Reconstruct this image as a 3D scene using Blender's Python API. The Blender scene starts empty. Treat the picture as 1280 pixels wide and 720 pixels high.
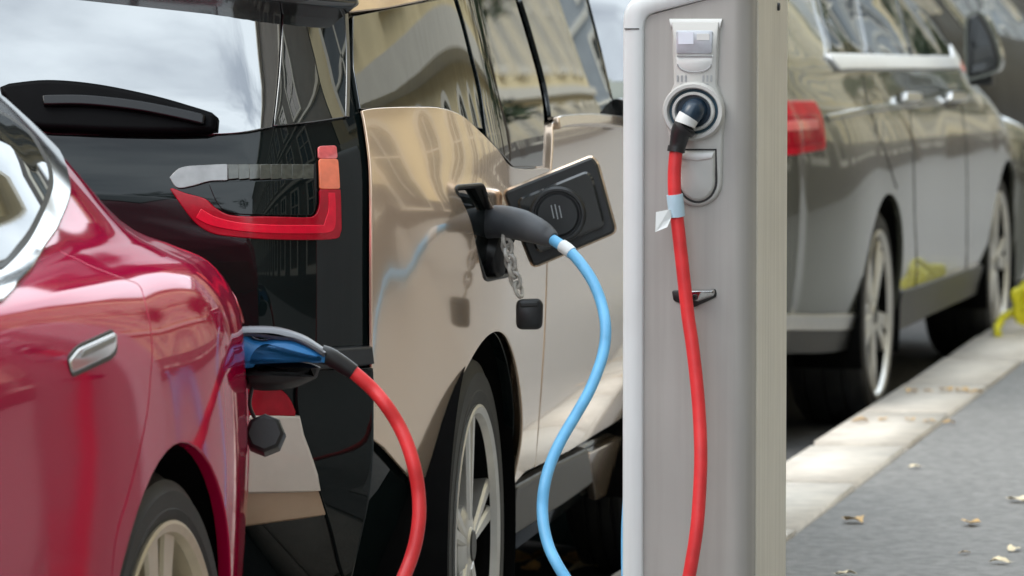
import bpy, bmesh, math, random
import numpy as np
from mathutils import Vector, Matrix
from mathutils.geometry import delaunay_2d_cdt

random.seed(7); np.random.seed(7)
SC = bpy.context.scene
COL = SC.collection
R = math.radians

# ------------------------------------------------------------------ camera
FPX = 6300.0                       # focal length in pixels of a 1280 wide picture
PITCH, YAW = R(3.633), R(11.55)
EYE = np.array([0.0, 0.0, 1.38])
cam_d = bpy.data.cameras.new('camera'); cam = bpy.data.objects.new('camera', cam_d); COL.objects.link(cam)
cam.location = EYE; cam.rotation_euler = (math.pi/2 - PITCH, 0, YAW)
cam_d.sensor_width = 36; cam_d.lens = FPX/1280*36
cam_d.clip_start = .1; cam_d.clip_end = 2000
cam_d.dof.use_dof = True; cam_d.dof.focus_distance = 8.3
cam_d.dof.aperture_fstop = 177.0/19
SC.camera = cam

# ------------------------------------------------------------------ sky, sun, exposure
SUN_EL, SUN_AZ = R(52), R(238)     # azimuth clockwise from +Y (street direction)
w = bpy.data.worlds.new('World'); SC.world = w; w.use_nodes = True
nt = w.node_tree; nt.nodes.clear()
def N(t, nt_, **kw):
    n = nt_.nodes.new(t)
    for k, v in kw.items(): setattr(n, k, v)
    return n
sky = N('ShaderNodeTexSky', nt, sky_type='NISHITA', sun_disc=False)
sky.sun_elevation = SUN_EL; sky.sun_rotation = SUN_AZ
tc = N('ShaderNodeTexCoord', nt)
mp = N('ShaderNodeMapping', nt); mp.inputs['Scale'].default_value = (1, 1, 1.7); mp.inputs['Location'].default_value = (1.3, .8, .4)
no = N('ShaderNodeTexNoise', nt); no.inputs['Scale'].default_value = 2.6; no.inputs['Detail'].default_value = 7; no.inputs['Roughness'].default_value = .55
rp = N('ShaderNodeValToRGB', nt); rp.color_ramp.elements[0].color = (.42, .42, .42, 1); rp.color_ramp.elements[0].position = .36; rp.color_ramp.elements[1].position = .53
mx = N('ShaderNodeMixRGB', nt); mx.inputs['Color2'].default_value = (15.4, 17.2, 18.6, 1)
bg = N('ShaderNodeBackground', nt); bg.inputs['Strength'].default_value = .10
ow = N('ShaderNodeOutputWorld', nt)
L_ = nt.links.new
L_(tc.outputs['Generated'], mp.inputs['Vector']); L_(mp.outputs['Vector'], no.inputs['Vector'])
L_(no.outputs['Fac'], rp.inputs['Fac']); L_(rp.outputs['Color'], mx.inputs['Fac'])
L_(sky.outputs['Color'], mx.inputs['Color1']); L_(mx.outputs['Color'], bg.inputs['Color']); L_(bg.outputs['Background'], ow.inputs['Surface'])
sun_d = bpy.data.lights.new('sun', 'SUN'); sun = bpy.data.objects.new('sun', sun_d); COL.objects.link(sun)
sun_d.energy = 1.1; sun_d.angle = R(30); sun_d.color = (1, .95, .87)
sd = Vector((math.sin(SUN_AZ)*math.cos(SUN_EL), math.cos(SUN_AZ)*math.cos(SUN_EL), math.sin(SUN_EL)))
sun.rotation_euler = sd.to_track_quat('Z', 'Y').to_euler()
SC.view_settings.view_transform = 'Standard'; SC.view_settings.look = 'None'
SC.view_settings.exposure = 0.75; SC.view_settings.gamma = 1.0

# ------------------------------------------------------------------ measuring helpers
_rt = np.array([math.cos(YAW), math.sin(YAW), 0])
_fw = np.array([-math.sin(YAW)*math.cos(PITCH), math.cos(YAW)*math.cos(PITCH), -math.sin(PITCH)])
_up = np.array([-math.sin(YAW)*math.sin(PITCH), math.cos(YAW)*math.sin(PITCH), math.cos(PITCH)])
def proj(P):
    d = np.asarray(P, float) - EYE
    z = d @ _fw
    return 640 + FPX*(d @ _rt)/z, 360 - FPX*(d @ _up)/z, z
def at(u, v, D):                   # measured sight line and distance -> point of the street
    return EYE + D*(_fw + _rt*(u-640)/FPX + _up*(360-v)/FPX)

# ------------------------------------------------------------------ materials
def mat(name, base, rough=.5, metal=0.0, ior=1.5, coat=0.0, coat_rough=.03, var=.08, scale=30.0, bump=0.0, bscale=200.0, spec=.5, rvar=.0, streak=0):
    m = bpy.data.materials.new(name); m.use_nodes = True
    t = m.node_tree; b = t.nodes['Principled BSDF']
    b.inputs['Roughness'].default_value = rough; b.inputs['Metallic'].default_value = metal; b.inputs['IOR'].default_value = ior
    b.inputs['Coat Weight'].default_value = coat; b.inputs['Coat Roughness'].default_value = coat_rough
    b.inputs['Specular IOR Level'].default_value = spec
    co = N('ShaderNodeTexCoord', t)
    n1 = N('ShaderNodeTexNoise', t); n1.inputs['Scale'].default_value = scale; n1.inputs['Detail'].default_value = 5
    t.links.new(co.outputs['Object'], n1.inputs['Vector'])
    r1 = N('ShaderNodeValToRGB', t)
    lo = [max(0, c*(1-var)) for c in base]; hi = [min(1, c*(1+var)) for c in base]
    r1.color_ramp.elements[0].position = .3; r1.color_ramp.elements[1].position = .7
    r1.color_ramp.elements[0].color = (*lo, 1); r1.color_ramp.elements[1].color = (*hi, 1)
    t.links.new(n1.outputs['Fac'], r1.inputs['Fac']); t.links.new(r1.outputs['Color'], b.inputs['Base Color'])
    if streak:
        mpp = N('ShaderNodeMapping', t); mpp.inputs['Scale'].default_value = (55, 55, 1.6); t.links.new(co.outputs['Object'], mpp.inputs['Vector'])
        n3 = N('ShaderNodeTexNoise', t); n3.inputs['Scale'].default_value = 1.0; n3.inputs['Detail'].default_value = 6; t.links.new(mpp.outputs['Vector'], n3.inputs['Vector'])
        r3 = N('ShaderNodeValToRGB', t); r3.color_ramp.elements[0].position = .42; r3.color_ramp.elements[1].position = .75
        r3.color_ramp.elements[0].color = (1, 1, 1, 1); r3.color_ramp.elements[1].color = (1-streak, 1-streak*1.05, 1-streak*1.15, 1); t.links.new(n3.outputs['Fac'], r3.inputs['Fac'])
        mm = N('ShaderNodeMixRGB', t, blend_type='MULTIPLY'); mm.inputs['Fac'].default_value = 1
        t.links.new(r1.outputs['Color'], mm.inputs['Color1']); t.links.new(r3.outputs['Color'], mm.inputs['Color2']); t.links.new(mm.outputs['Color'], b.inputs['Base Color'])
    if rvar:
        mr = N('ShaderNodeMapRange', t); mr.inputs['To Min'].default_value = max(0, rough-rvar); mr.inputs['To Max'].default_value = rough+rvar
        t.links.new(n1.outputs['Fac'], mr.inputs['Value']); t.links.new(mr.outputs['Result'], b.inputs['Roughness'])
    if bump:
        n2 = N('ShaderNodeTexNoise', t); n2.inputs['Scale'].default_value = bscale; n2.inputs['Detail'].default_value = 4
        t.links.new(co.outputs['Object'], n2.inputs['Vector'])
        bp = N('ShaderNodeBump', t); bp.inputs['Strength'].default_value = bump; bp.inputs['Distance'].default_value = .01
        t.links.new(n2.outputs['Fac'], bp.inputs['Height']); t.links.new(bp.outputs['Normal'], b.inputs['Normal'])
    return m
M = {}
M['red_paint'] = mat('red_car_paint', (.47, .003, .052), .05, .15, ior=1.23, coat=.0, var=.05, scale=900)
M['bronze'] = mat('bronze_car_paint', (.76, .585, .44), .14, .68, coat=.7, var=.05, scale=900)
M['grey_paint'] = mat('grey_beige_car_paint', (.12, .125, .10), .24, .6, coat=.85, var=.05, scale=900)
M['white_paint'] = mat('white_car_paint', (.8, .8, .8), .3, .0, coat=1.0, var=.02)
M['dull_black'] = mat('dusty_black_paint', (.010, .011, .012), .45, .0, spec=.2, var=.1)
M['far_red_lamp'] = mat('plain_red_lamp', (.50, .003, .018), .3, 0, spec=.3, var=.25, scale=14)
M['wiper_gloss'] = mat('wiper_gloss_edge', (.004, .004, .005), .3, 0, spec=.3, var=.1)
M['red_strip'] = mat('bright_red_lamp_strip', (.70, .005, .030), .15, 0, ior=1.4, coat=.0, var=.1, scale=60)
M['black_paint'] = mat('black_car_paint', (.010, .012, .013), .15, .0, ior=1.5, coat=1.0, var=.05)
M['gloss_black'] = mat('gloss_black_panel', (.004, .007, .007), .03, .0, ior=1.38, coat=.0, var=.1)
M['rear_glass'] = mat('coated_rear_glass', (.01, .013, .015), .015, .0, ior=3.3, var=.1)
M['glass'] = mat('tinted_car_glass', (.012, .016, .016), .01, .0, ior=2.3, var=.1)
M['far_glass'] = mat('plain_car_glass', (.012, .016, .016), .02, .0, ior=1.28, var=.1)
M['chrome'] = mat('chrome_trim', (.62, .62, .62), .10, 1.0, var=.03)
M['dark_metal'] = mat('dark_metal_strip', (.22, .22, .22), .3, 1.0, var=.04)
M['satin'] = mat('satin_metal', (.62, .62, .61), .3, 1.0, var=.04)
M['rubber'] = mat('tyre_rubber', (.022, .022, .021), .65, 0, var=.25, scale=18, bump=.15, bscale=300)
M['wiper'] = mat('wiper_plastic', (.0025, .0025, .003), .5, 0, spec=.05, var=.2)
M['trim_sky_white'] = mat('chrome_trim_sky_white', (.86, .87, .88), .45, .3, var=.03)  # chrome trim, with the sky it mirrors put into a whitish base
M['lamp_bar_dark'] = mat('dark_lamp_bar', (.06, .064, .052), .12, .1, coat=.2, var=.2, scale=120)
M['seal'] = mat('black_rubber_seal', (.012, .012, .012), .5, 0, var=.1)
M['plastic'] = mat('black_plastic', (.016, .017, .018), .42, 0, var=.2, bump=.08, bscale=700)
M['liner'] = mat('wheel_housing_plastic', (.003, .003, .003), .9, 0, spec=.1, var=.2)
M['rim_gold'] = mat('champagne_alloy', (.60, .53, .40), .35, .6, var=.05)
M['rim_silver'] = mat('silver_alloy', (.62, .61, .58), .3, .7, var=.05)
M['red_lamp'] = mat('red_lamp_plastic', (.36, .002, .014), .12, 0, ior=1.4, coat=.0, var=.15, scale=60)
M['orange_lamp'] = mat('orange_lamp_plastic', (.80, .17, .07), .15, 0, coat=1.0, var=.1, scale=60)
M['pink_lamp'] = mat('pale_red_lamp_plastic', (.7, .12, .12), .15, 0, coat=1.0, var=.15, scale=90)
M['post_grey'] = mat('post_grey_sheet', (.385, .37, .35), .42, .1, streak=.13, var=.07, scale=4, bump=.03, bscale=900)
M['post_white'] = mat('post_white_frame', (.67, .70, .705), .35, 0, streak=.08, var=.03, scale=9)
M['post_side_lit'] = mat('post_side_lit_sheet', (.72, .68, .59), .42, .1, streak=.16, var=.05, scale=7, bump=.03, bscale=900)  # light bounced onto this side is put into a lighter, warmer post paint
M['module'] = mat('socket_module_plastic', (.50, .50, .48), .38, 0, var=.04, scale=25)
M['module_pale'] = mat('socket_module_pale', (.66, .67, .66), .35, 0, var=.03, scale=25)
M['screen'] = mat('display_screen', (.50, .53, .58), .12, 0, coat=1, var=.10, scale=60)
M['screen_pale'] = mat('display_pale_print', (.74, .77, .86), .2, 0, var=.03)
M['print_grey'] = mat('grey_print', (.30, .31, .32), .5, 0, var=.05)
M['print_pale'] = mat('pale_print', (.6, .62, .62), .5, 0, var=.05)
M['socket_dark'] = mat('socket_dark_blue', (.008, .026, .050), .3, 0, var=.2)
M['cable_red'] = mat('red_cable_sheath', (.66, .032, .036), .46, 0, var=.16, scale=22, bump=.04, bscale=500, rvar=.08)
M['cable_blue'] = mat('blue_cable_sheath', (.15, .46, .76), .46, 0, var=.12, scale=22, bump=.04, bscale=500, rvar=.08)
M['plug_blue'] = mat('blue_plug_grip', (.03, .22, .55), .4, 0, var=.08)
M['plug_grey'] = mat('grey_plug_handle', (.075, .078, .085), .5, 0, var=.12, bump=.1, bscale=900)
M['plug_black'] = mat('black_plug_body', (.012, .012, .013), .4, 0, var=.15)
M['socket_blue'] = mat('socket_groove_blue', (.03, .075, .11), .4, 0, var=.15)
M['lamp_bar_grey'] = mat('grey_lamp_bar', (.24, .25, .25), .12, .1, coat=.2, var=.15, scale=50)
M['tape'] = mat('pale_blue_tape', (.46, .62, .72), .4, 0, var=.06)
M['tag'] = mat('white_tag_paper', (.78, .80, .80), .5, 0, var=.03)
M['strap'] = mat('clear_strap_plastic', (.46, .43, .39), .25, 0, var=.3, scale=90)
M['yellow'] = mat('yellow_hose', (.80, .72, .03), .4, 0, var=.12)
M['leaf'] = mat('dry_leaf', (.60, .38, .15), .7, 0, var=.3, scale=60)
M['leaf_pale'] = mat('pale_dry_leaf', (.72, .60, .40), .7, 0, var=.25, scale=60)
M['asphalt'] = mat('pavement_asphalt', (.196, .190, .181), .9, 0, var=.24, scale=38, bump=.5, bscale=160)
M['road'] = mat('road_asphalt', (.06, .06, .062), .85, 0, var=.3, scale=60, bump=.5, bscale=150)
M['granite'] = mat('kerb_granite', (.62, .56, .485), .75, 0, var=.15, scale=14, bump=.35, bscale=120)
M['mortar'] = mat('kerb_mortar', (.22, .20, .17), .9, 0, var=.2, scale=20)
M['cream'] = mat('cream_render', (.78, .66, .40), .85, 0, var=.08, scale=2)
M['cream_pale'] = mat('pale_stone_trim', (.70, .66, .56), .8, 0, var=.06, scale=3)
M['ochre'] = mat('ochre_render', (.48, .33, .17), .85, 0, var=.1, scale=2)
M['brownstone'] = mat('grey_brown_render', (.15, .13, .105), .85, 0, var=.12, scale=2)
M['pane'] = mat('building_window_pane', (.03, .035, .04), .05, 0, ior=1.6, var=.2)
M['slate'] = mat('slate_grey_render', (.27, .29, .30), .85, 0, var=.1, scale=2)
M['plinth'] = mat('dark_plinth_stone', (.085, .07, .06), .7, 0, var=.2, scale=2)
M['roof'] = mat('roof_sheet', (.10, .09, .085), .6, 0, var=.1)
M['bark'] = mat('bark', (.08, .06, .045), .85, 0, var=.3, bump=.4, bscale=30)
M['foliage'] = mat('foliage', (.045, .075, .025), .6, 0, var=.5, scale=3)
M['plate'] = mat('pale_bumper_plastic', (.62, .56, .48), .3, .2, coat=.6, var=.04)
M['tan'] = mat('tan_bumper_plastic', (.40, .28, .18), .35, .3, coat=.6, var=.05)

# ------------------------------------------------------------------ scene helpers
def link(o, parent=None):
    COL.objects.link(o)
    if parent is not None: o.parent = parent
    return o
def tag(o, label=None, cat=None, group=None, kind=None):
    if label: o['label'] = label
    if cat: o['category'] = cat
    if group: o['group'] = group
    if kind: o['kind'] = kind
    return o
def thing(name, label, cat, loc=(0, 0, 0), group=None):
    o = bpy.data.objects.new(name, None); o.empty_display_size = .2
    link(o); o.location = loc; return tag(o, label, cat, group)
def mesh_obj(name, verts, faces, m, parent=None, normals=None, smooth=True):
    me = bpy.data.meshes.new(name); me.from_pydata([tuple(v) for v in verts], [], [tuple(f) for f in faces])
    me.materials.append(m)
    me.polygons.foreach_set('use_smooth', [smooth]*len(me.polygons))
    if normals is not None: me.normals_split_custom_set_from_vertices([tuple(n) for n in normals])
    me.update()
    o = bpy.data.objects.new(name, me); link(o)
    if parent is not None: set_parent(o, parent)
    return o
def set_parent(o, p):              # geometry is authored in world space: keep it there
    o.parent = p
    if p.parent is None: o.matrix_parent_inverse = Matrix.Translation(-p.location)
class MB:                          # collects simple shapes into one mesh
    def __init__(s): s.v = []; s.f = []
    def add(s, v, f):
        k = len(s.v); s.v += [tuple(p) for p in v]; s.f += [tuple(i+k for i in q) for q in f]
    def box(s, c, size, ax=None):
        ax = np.eye(3) if ax is None else np.asarray(ax)
        c = np.asarray(c, float); h = np.asarray(size, float)/2
        v = [c + ax[0]*h[0]*x + ax[1]*h[1]*y + ax[2]*h[2]*z for z in (-1, 1) for y in (-1, 1) for x in (-1, 1)]
        s.add(v, [(0, 2, 3, 1), (4, 5, 7, 6), (0, 1, 5, 4), (2, 6, 7, 3), (0, 4, 6, 2), (1, 3, 7, 5)])
    def tube(s, pts, rad, seg=14, cap=True, flat=1.0):
        pts = np.asarray(pts, float); n = len(pts)
        rad = np.broadcast_to(np.asarray(rad, float), (n,))
        t = np.gradient(pts, axis=0); t /= np.linalg.norm(t, axis=1)[:, None] + 1e-12
        a = np.cross(t[0], [0, 0, 1.0]);
        if np.linalg.norm(a) < 1e-3: a = np.cross(t[0], [1.0, 0, 0])
        a /= np.linalg.norm(a); v = []
        for i in range(n):
            a = a - t[i]*(a @ t[i]); a /= np.linalg.norm(a); b = np.cross(t[i], a)
            for k in range(seg):
                g = 2*math.pi*k/seg
                v.append(pts[i] + rad[i]*(math.cos(g)*a + flat*math.sin(g)*b))
        f = [(i*seg+k, i*seg+(k+1) % seg, (i+1)*seg+(k+1) % seg, (i+1)*seg+k) for i in range(n-1) for k in range(seg)]
        if cap: f += [tuple(range(seg-1, -1, -1)), tuple((n-1)*seg+k for k in range(seg))]
        s.add(v, f)
    def lathe(s, prof, c, axis, seg=64):           # prof: list of (radius, along axis)
        axis = np.asarray(axis, float); axis /= np.linalg.norm(axis)
        a = np.cross(axis, [0, 0, 1.0]);
        if np.linalg.norm(a) < 1e-3: a = np.array([1.0, 0, 0])
        a /= np.linalg.norm(a); b = np.cross(axis, a); c = np.asarray(c, float); n = len(prof)
        v = [c + axis*h + r*(math.cos(2*math.pi*k/seg)*a + math.sin(2*math.pi*k/seg)*b) for r, h in prof for k in range(seg)]
        f = [(i*seg+k, i*seg+(k+1) % seg, (i+1)*seg+(k+1) % seg, (i+1)*seg+k) for i in range(n-1) for k in range(seg)]
        s.add(v, f)
    def prism(s, poly, c, ax, depth, bev=0.0):     # poly (x,y) in axes ax[0],ax[1], extruded along ax[2]
        c = np.asarray(c, float); ax = np.asarray(ax, float); p = np.asarray(poly, float); n = len(p)
        area = .5*np.sum(p[:, 0]*np.roll(p[:, 1], -1)-np.roll(p[:, 0], -1)*p[:, 1])
        if area < 0: p = p[::-1]
        rings = [(p, 0.0)]
        if bev:
            e = np.roll(p, -1, 0)-np.roll(p, 1, 0); e /= np.linalg.norm(e, axis=1)[:, None]+1e-9
            inn = p - np.stack([e[:, 1], -e[:, 0]], 1)*bev
            rings += [(p, depth-bev), (p*.3+inn*.7, depth-bev*.3), (inn, depth)]
        else: rings.append((p, depth))
        v = [c + ax[0]*x + ax[1]*y + ax[2]*h for q, h in rings for x, y in q]; m = len(rings)
        f = [(i*n+k, i*n+(k+1) % n, (i+1)*n+(k+1) % n, (i+1)*n+k) for i in range(m-1) for k in range(n)]
        f += [tuple(range(n-1, -1, -1)), tuple((m-1)*n+k for k in range(n))]
        s.add(v, f)
    def build(s, name, m, parent=None, smooth=True, auto=35):
        o = mesh_obj(name, s.v, s.f, m, parent, smooth=smooth)
        bm = bmesh.new(); bm.from_mesh(o.data); bmesh.ops.recalc_face_normals(bm, faces=bm.faces)
        bm.to_mesh(o.data); bm.free()
        if smooth and auto:
            bm = bmesh.new(); bm.from_mesh(o.data); lim = R(auto)
            for e in bm.edges:
                if len(e.link_faces) == 2 and e.calc_face_angle(0) > lim: e.smooth = False
            bm.to_mesh(o.data); bm.free()
        return o
def spline(pts, n=8, closed=False):                # Catmull-Rom through points of any dimension
    p = np.asarray(pts, float); m = len(p); out = []
    for i in range(m if closed else m-1):
        if closed: a, b, c, d = p[(i-1) % m], p[i], p[(i+1) % m], p[(i+2) % m]
        else: a, b, c, d = p[max(i-1, 0)], p[i], p[i+1], p[min(i+2, m-1)]
        for k in range(n):
            t = k/n
            out.append(.5*((2*b)+(-a+c)*t+(2*a-5*b+4*c-d)*t*t+(-a+3*b-3*c+d)*t**3))
    if not closed: out.append(p[-1])
    return np.array(out)
def loop(*segs):                   # closed outline from smooth segments meeting at corners
    out = []
    for s in segs:
        q = spline(s, 6) if len(s) > 2 else np.asarray(s, float)
        out += [tuple(x) for x in q[:-1]]
    return np.array(out)
def hermite_rows(xs, Y, xq):       # smooth interpolation of rows Y over xs
    xs = np.asarray(xs, float); Y = np.asarray(Y, float); xq = np.clip(np.asarray(xq, float), xs[0], xs[-1])
    T = np.zeros_like(Y); dx = np.diff(xs); sl = np.diff(Y, axis=0)/dx.reshape((-1,)+(1,)*(Y.ndim-1))
    T[0] = sl[0]; T[-1] = sl[-1]
    for i in range(1, len(xs)-1): T[i] = (sl[i-1]*dx[i]+sl[i]*dx[i-1])/(dx[i]+dx[i-1])
    i = np.clip(np.searchsorted(xs, xq, side='right')-1, 0, len(xs)-2)
    h = dx[i]; t = (xq-xs[i])/h; sh = (-1,)+(1,)*(Y.ndim-1)
    h, t = h.reshape(sh), t.reshape(sh)
    return (2*t**3-3*t**2+1)*Y[i]+(t**3-2*t**2+t)*h*T[i]+(-2*t**3+3*t**2)*Y[i+1]+(t**3-t**2)*h*T[i+1]
def inside(pts, poly):
    x, y = pts[:, 0], pts[:, 1]; c = np.zeros(len(pts), bool); n = len(poly)
    for i in range(n):
        x1, y1 = poly[i]; x2, y2 = poly[(i+1) % n]
        if y1 == y2: continue
        k = ((y1 > y) != (y2 > y)) & (x < (x2-x1)*(y-y1)/(y2-y1)+x1); c ^= k
    return c
def resample(poly, res):
    out = []; n = len(poly)
    for i in range(n):
        a, b = np.asarray(poly[i]), np.asarray(poly[(i+1) % n]); d = np.linalg.norm(b-a)
        if d < 1e-5: continue
        k = max(1, int(math.ceil(d/res)))
        for j in range(k): out.append(a+(b-a)*j/k)
    return np.array(out)
def normals_of(S, p, e=2e-3):
    a, b = p[:, 0], p[:, 1]
    n = np.cross(S(a+e, b)-S(a-e, b), S(a, b+e)-S(a, b-e)); n /= np.linalg.norm(n, axis=1)[:, None]+1e-12
    return n
class Frame:                       # car frame: s along, o outward, z up
    def __init__(s, origin, yaw):
        s.O = np.array([origin[0], origin[1], 0.0]); s.A = np.array([-math.sin(yaw), math.cos(yaw), 0]); s.X = np.array([math.cos(yaw), math.sin(yaw), 0])
    def P(s, o, a, z):
        o, a, z = np.broadcast_arrays(np.asarray(o, float), np.asarray(a, float), np.asarray(z, float))
        return s.O + o[..., None]*s.X + a[..., None]*s.A + z[..., None]*np.array([0, 0, 1.0])
    def local(s, P):
        d = np.asarray(P)-s.O; return d @ s.X, d @ s.A, d[..., 2]
def panel(name, S, outline, m, parent, res=.035, lift=0.0, depth=.01, bev=.002, out=None, holes=(), width=None, frame=None, only=False):
    """a curved sheet cut to an outline in the surface's own coordinates, with rolled edges and returns;
    width mirrors it about the car's middle plane into the same mesh"""
    lp = resample(np.asarray(outline, float), res); hl = [resample(np.asarray(h, float), res) for h in holes]
    allp = [lp]+hl; mn, mxx = lp.min(0), lp.max(0)
    gx, gy = np.meshgrid(np.arange(mn[0]+res*.5, mxx[0], res), np.arange(mn[1]+res*.5, mxx[1], res)); g = np.stack([gx.ravel(), gy.ravel()], 1)
    ok = inside(g, lp)
    for h in hl: ok &= ~inside(g, h)
    g = g[ok]; bd = np.concatenate(allp)
    if len(g):
        dmin = np.array([np.min(np.hypot(bd[:, 0]-q[0], bd[:, 1]-q[1])) for q in g]); g = g[dmin > res*.45]
    pts = np.concatenate([bd, g]) if len(g) else bd
    edges = []; k = 0
    for q in allp:
        n = len(q); edges += [(k+i, k+(i+1) % n) for i in range(n)]; k += n
    v2, e2, f2, ov, oe, of = delaunay_2d_cdt([Vector(p) for p in pts], edges, [], 0, 1e-7)
    v2 = np.array([tuple(v) for v in v2]); F = np.array([tuple(f) for f in f2 if len(f) == 3])
    cen = v2[F].mean(1); keep = inside(cen, lp)
    for h in hl: keep &= ~inside(cen, h)
    F = F[keep]
    P = S(v2[:, 0], v2[:, 1]); Nn = normals_of(S, v2)
    outv = np.asarray(out if out is not None else [0, 0, 1.0], float)
    if (Nn @ outv).sum() < 0: Nn = -Nn
    fn = np.cross(P[F[:, 1]]-P[F[:, 0]], P[F[:, 2]]-P[F[:, 0]])
    flip = np.einsum('ij,ij->i', fn, Nn[F[:, 0]]) < 0
    F[flip] = F[flip][:, ::-1]
    P = P + Nn*lift
    verts = [P]; norms = [Nn]; faces = [tuple(f) for f in F]; base = len(P)
    # map boundary loops to output verts
    back = {}
    for i, src in enumerate(ov):
        for j in src: back[j] = i
    k = 0
    if depth > 0:
        for qi, q in enumerate(allp):
            n = len(q); ids = [back.get(k+i, k+i) for i in range(n)]; k += n
            ids = [a for i, a in enumerate(ids) if a != ids[i-1]]; n = len(ids)
            Q = P[ids]; nn = Nn[ids]
            t = np.roll(Q, -1, 0)-np.roll(Q, 1, 0); t /= np.linalg.norm(t, axis=1)[:, None]+1e-12
            b = np.cross(t, nn); b /= np.linalg.norm(b, axis=1)[:, None]+1e-12
            q2 = v2[ids]; ar = .5*np.sum(q2[:, 0]*np.roll(q2[:, 1], -1)-np.roll(q2[:, 0], -1)*q2[:, 1])
            # outward test
            test = np.mean(np.einsum('ij,ij->i', b, Q-Q.mean(0)))
            if test < 0: b = -b
            if qi > 0: b = -b
            rings = [(Q, nn), (Q+b*bev*.7-nn*bev*.3, (nn+b)/1.414), (Q+b*bev-nn*bev, b), (Q+b*bev-nn*depth, b)]
            start = []
            for (V, nv) in rings:
                start.append(base); verts.append(V); norms.append(nv); base += n
            for r in range(3):
                for i in range(n):
                    f = (start[r]+i, start[r]+(i+1) % n, start[r+1]+(i+1) % n, start[r+1]+i)
                    faces.append(f)
    V = np.concatenate(verts); NN = np.concatenate(norms)
    NN /= np.linalg.norm(NN, axis=1)[:, None]+1e-12
    fixed = []
    for f in faces:
        a, b_, c = V[f[0]], V[f[1]], V[f[2]]
        g_ = np.cross(b_-a, c-a)
        if g_ @ (NN[f[0]]+NN[f[-1]]+NN[f[1]]) < 0: f = f[::-1]
        fixed.append(f)
    faces = fixed
    if width is not None:
        o, a, z = frame.local(V); V2 = frame.P(-width-o, a, z)
        no = NN @ frame.X; N2 = NN - 2*no[:, None]*frame.X
        if only: return mesh_obj(name, V2, [f[::-1] for f in faces], m, parent, normals=N2)
        kk = len(V); V = np.concatenate([V, V2]); NN = np.concatenate([NN, N2]); faces = faces + [tuple(i+kk for i in f[::-1]) for f in faces]
    return mesh_obj(name, V, faces, m, parent, normals=NN)
class Tracer:                      # sight lines onto a surface: finds the surface coordinates seen at a picture position
    def __init__(s, S, ar, br, n=(160, 160)):
        s.S = S; a = np.linspace(*ar, n[0]); b = np.linspace(*br, n[1]); A, B = np.meshgrid(a, b, indexing='ij')
        s.A, s.B = A.ravel(), B.ravel(); s.ar, s.br = ar, br
        P = S(s.A, s.B); s.u, s.v, s.z = proj(P)
    def __call__(s, pts):
        out = []
        for (u, v) in pts:
            d = np.hypot(s.u-u, s.v-v); c = np.where(d < d.min()+6)[0]; k = c[np.argmin(s.z[c])]
            a, b = s.A[k], s.B[k]
            for _ in range(12):
                e = 1e-4
                p0 = proj(s.S(np.array([a, a+e, a]), np.array([b, b, b+e])))
                J = np.array([[p0[0][1]-p0[0][0], p0[0][2]-p0[0][0]], [p0[1][1]-p0[1][0], p0[1][2]-p0[1][0]]])/e
                r = np.array([u-p0[0][0], v-p0[1][0]])
                try: dx = np.linalg.solve(J, r)
                except np.linalg.LinAlgError: break
                dx = np.clip(dx, -.05, .05)
                a = min(max(a+dx[0], s.ar[0]), s.ar[1]); b = min(max(b+dx[1], s.br[0]), s.br[1])
            out.append((a, b))
        return np.array(out)
def band(path, w0, w1=None):       # outline of a strip of given half widths along a 2d path
    p = np.asarray(path, float); t = np.gradient(p, axis=0); t /= np.linalg.norm(t, axis=1)[:, None]+1e-9
    n = np.stack([-t[:, 1], t[:, 0]], 1); w1 = w0 if w1 is None else w1
    return np.concatenate([p+n*w0, (p-n*w1)[::-1]])
def rounded(poly, r, n=5):         # round the corners of a polygon
    p = np.asarray(poly, float); out = []
    for i in range(len(p)):
        a, b, c = p[i-1], p[i], p[(i+1) % len(p)]
        d1, d2 = np.linalg.norm(a-b), np.linalg.norm(c-b); rr = min(r, d1*.45, d2*.45)
        q, s_ = b+(a-b)/d1*rr, b+(c-b)/d2*rr
        for k in range(n+1):
            t = k/n; out.append((1-t)**2*q+2*t*(1-t)*b+t*t*s_)
    return np.array(out)
def ease(x, k): return .5*(x+np.sqrt(x*x+k*k))     # soft max(x, 0)

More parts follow.
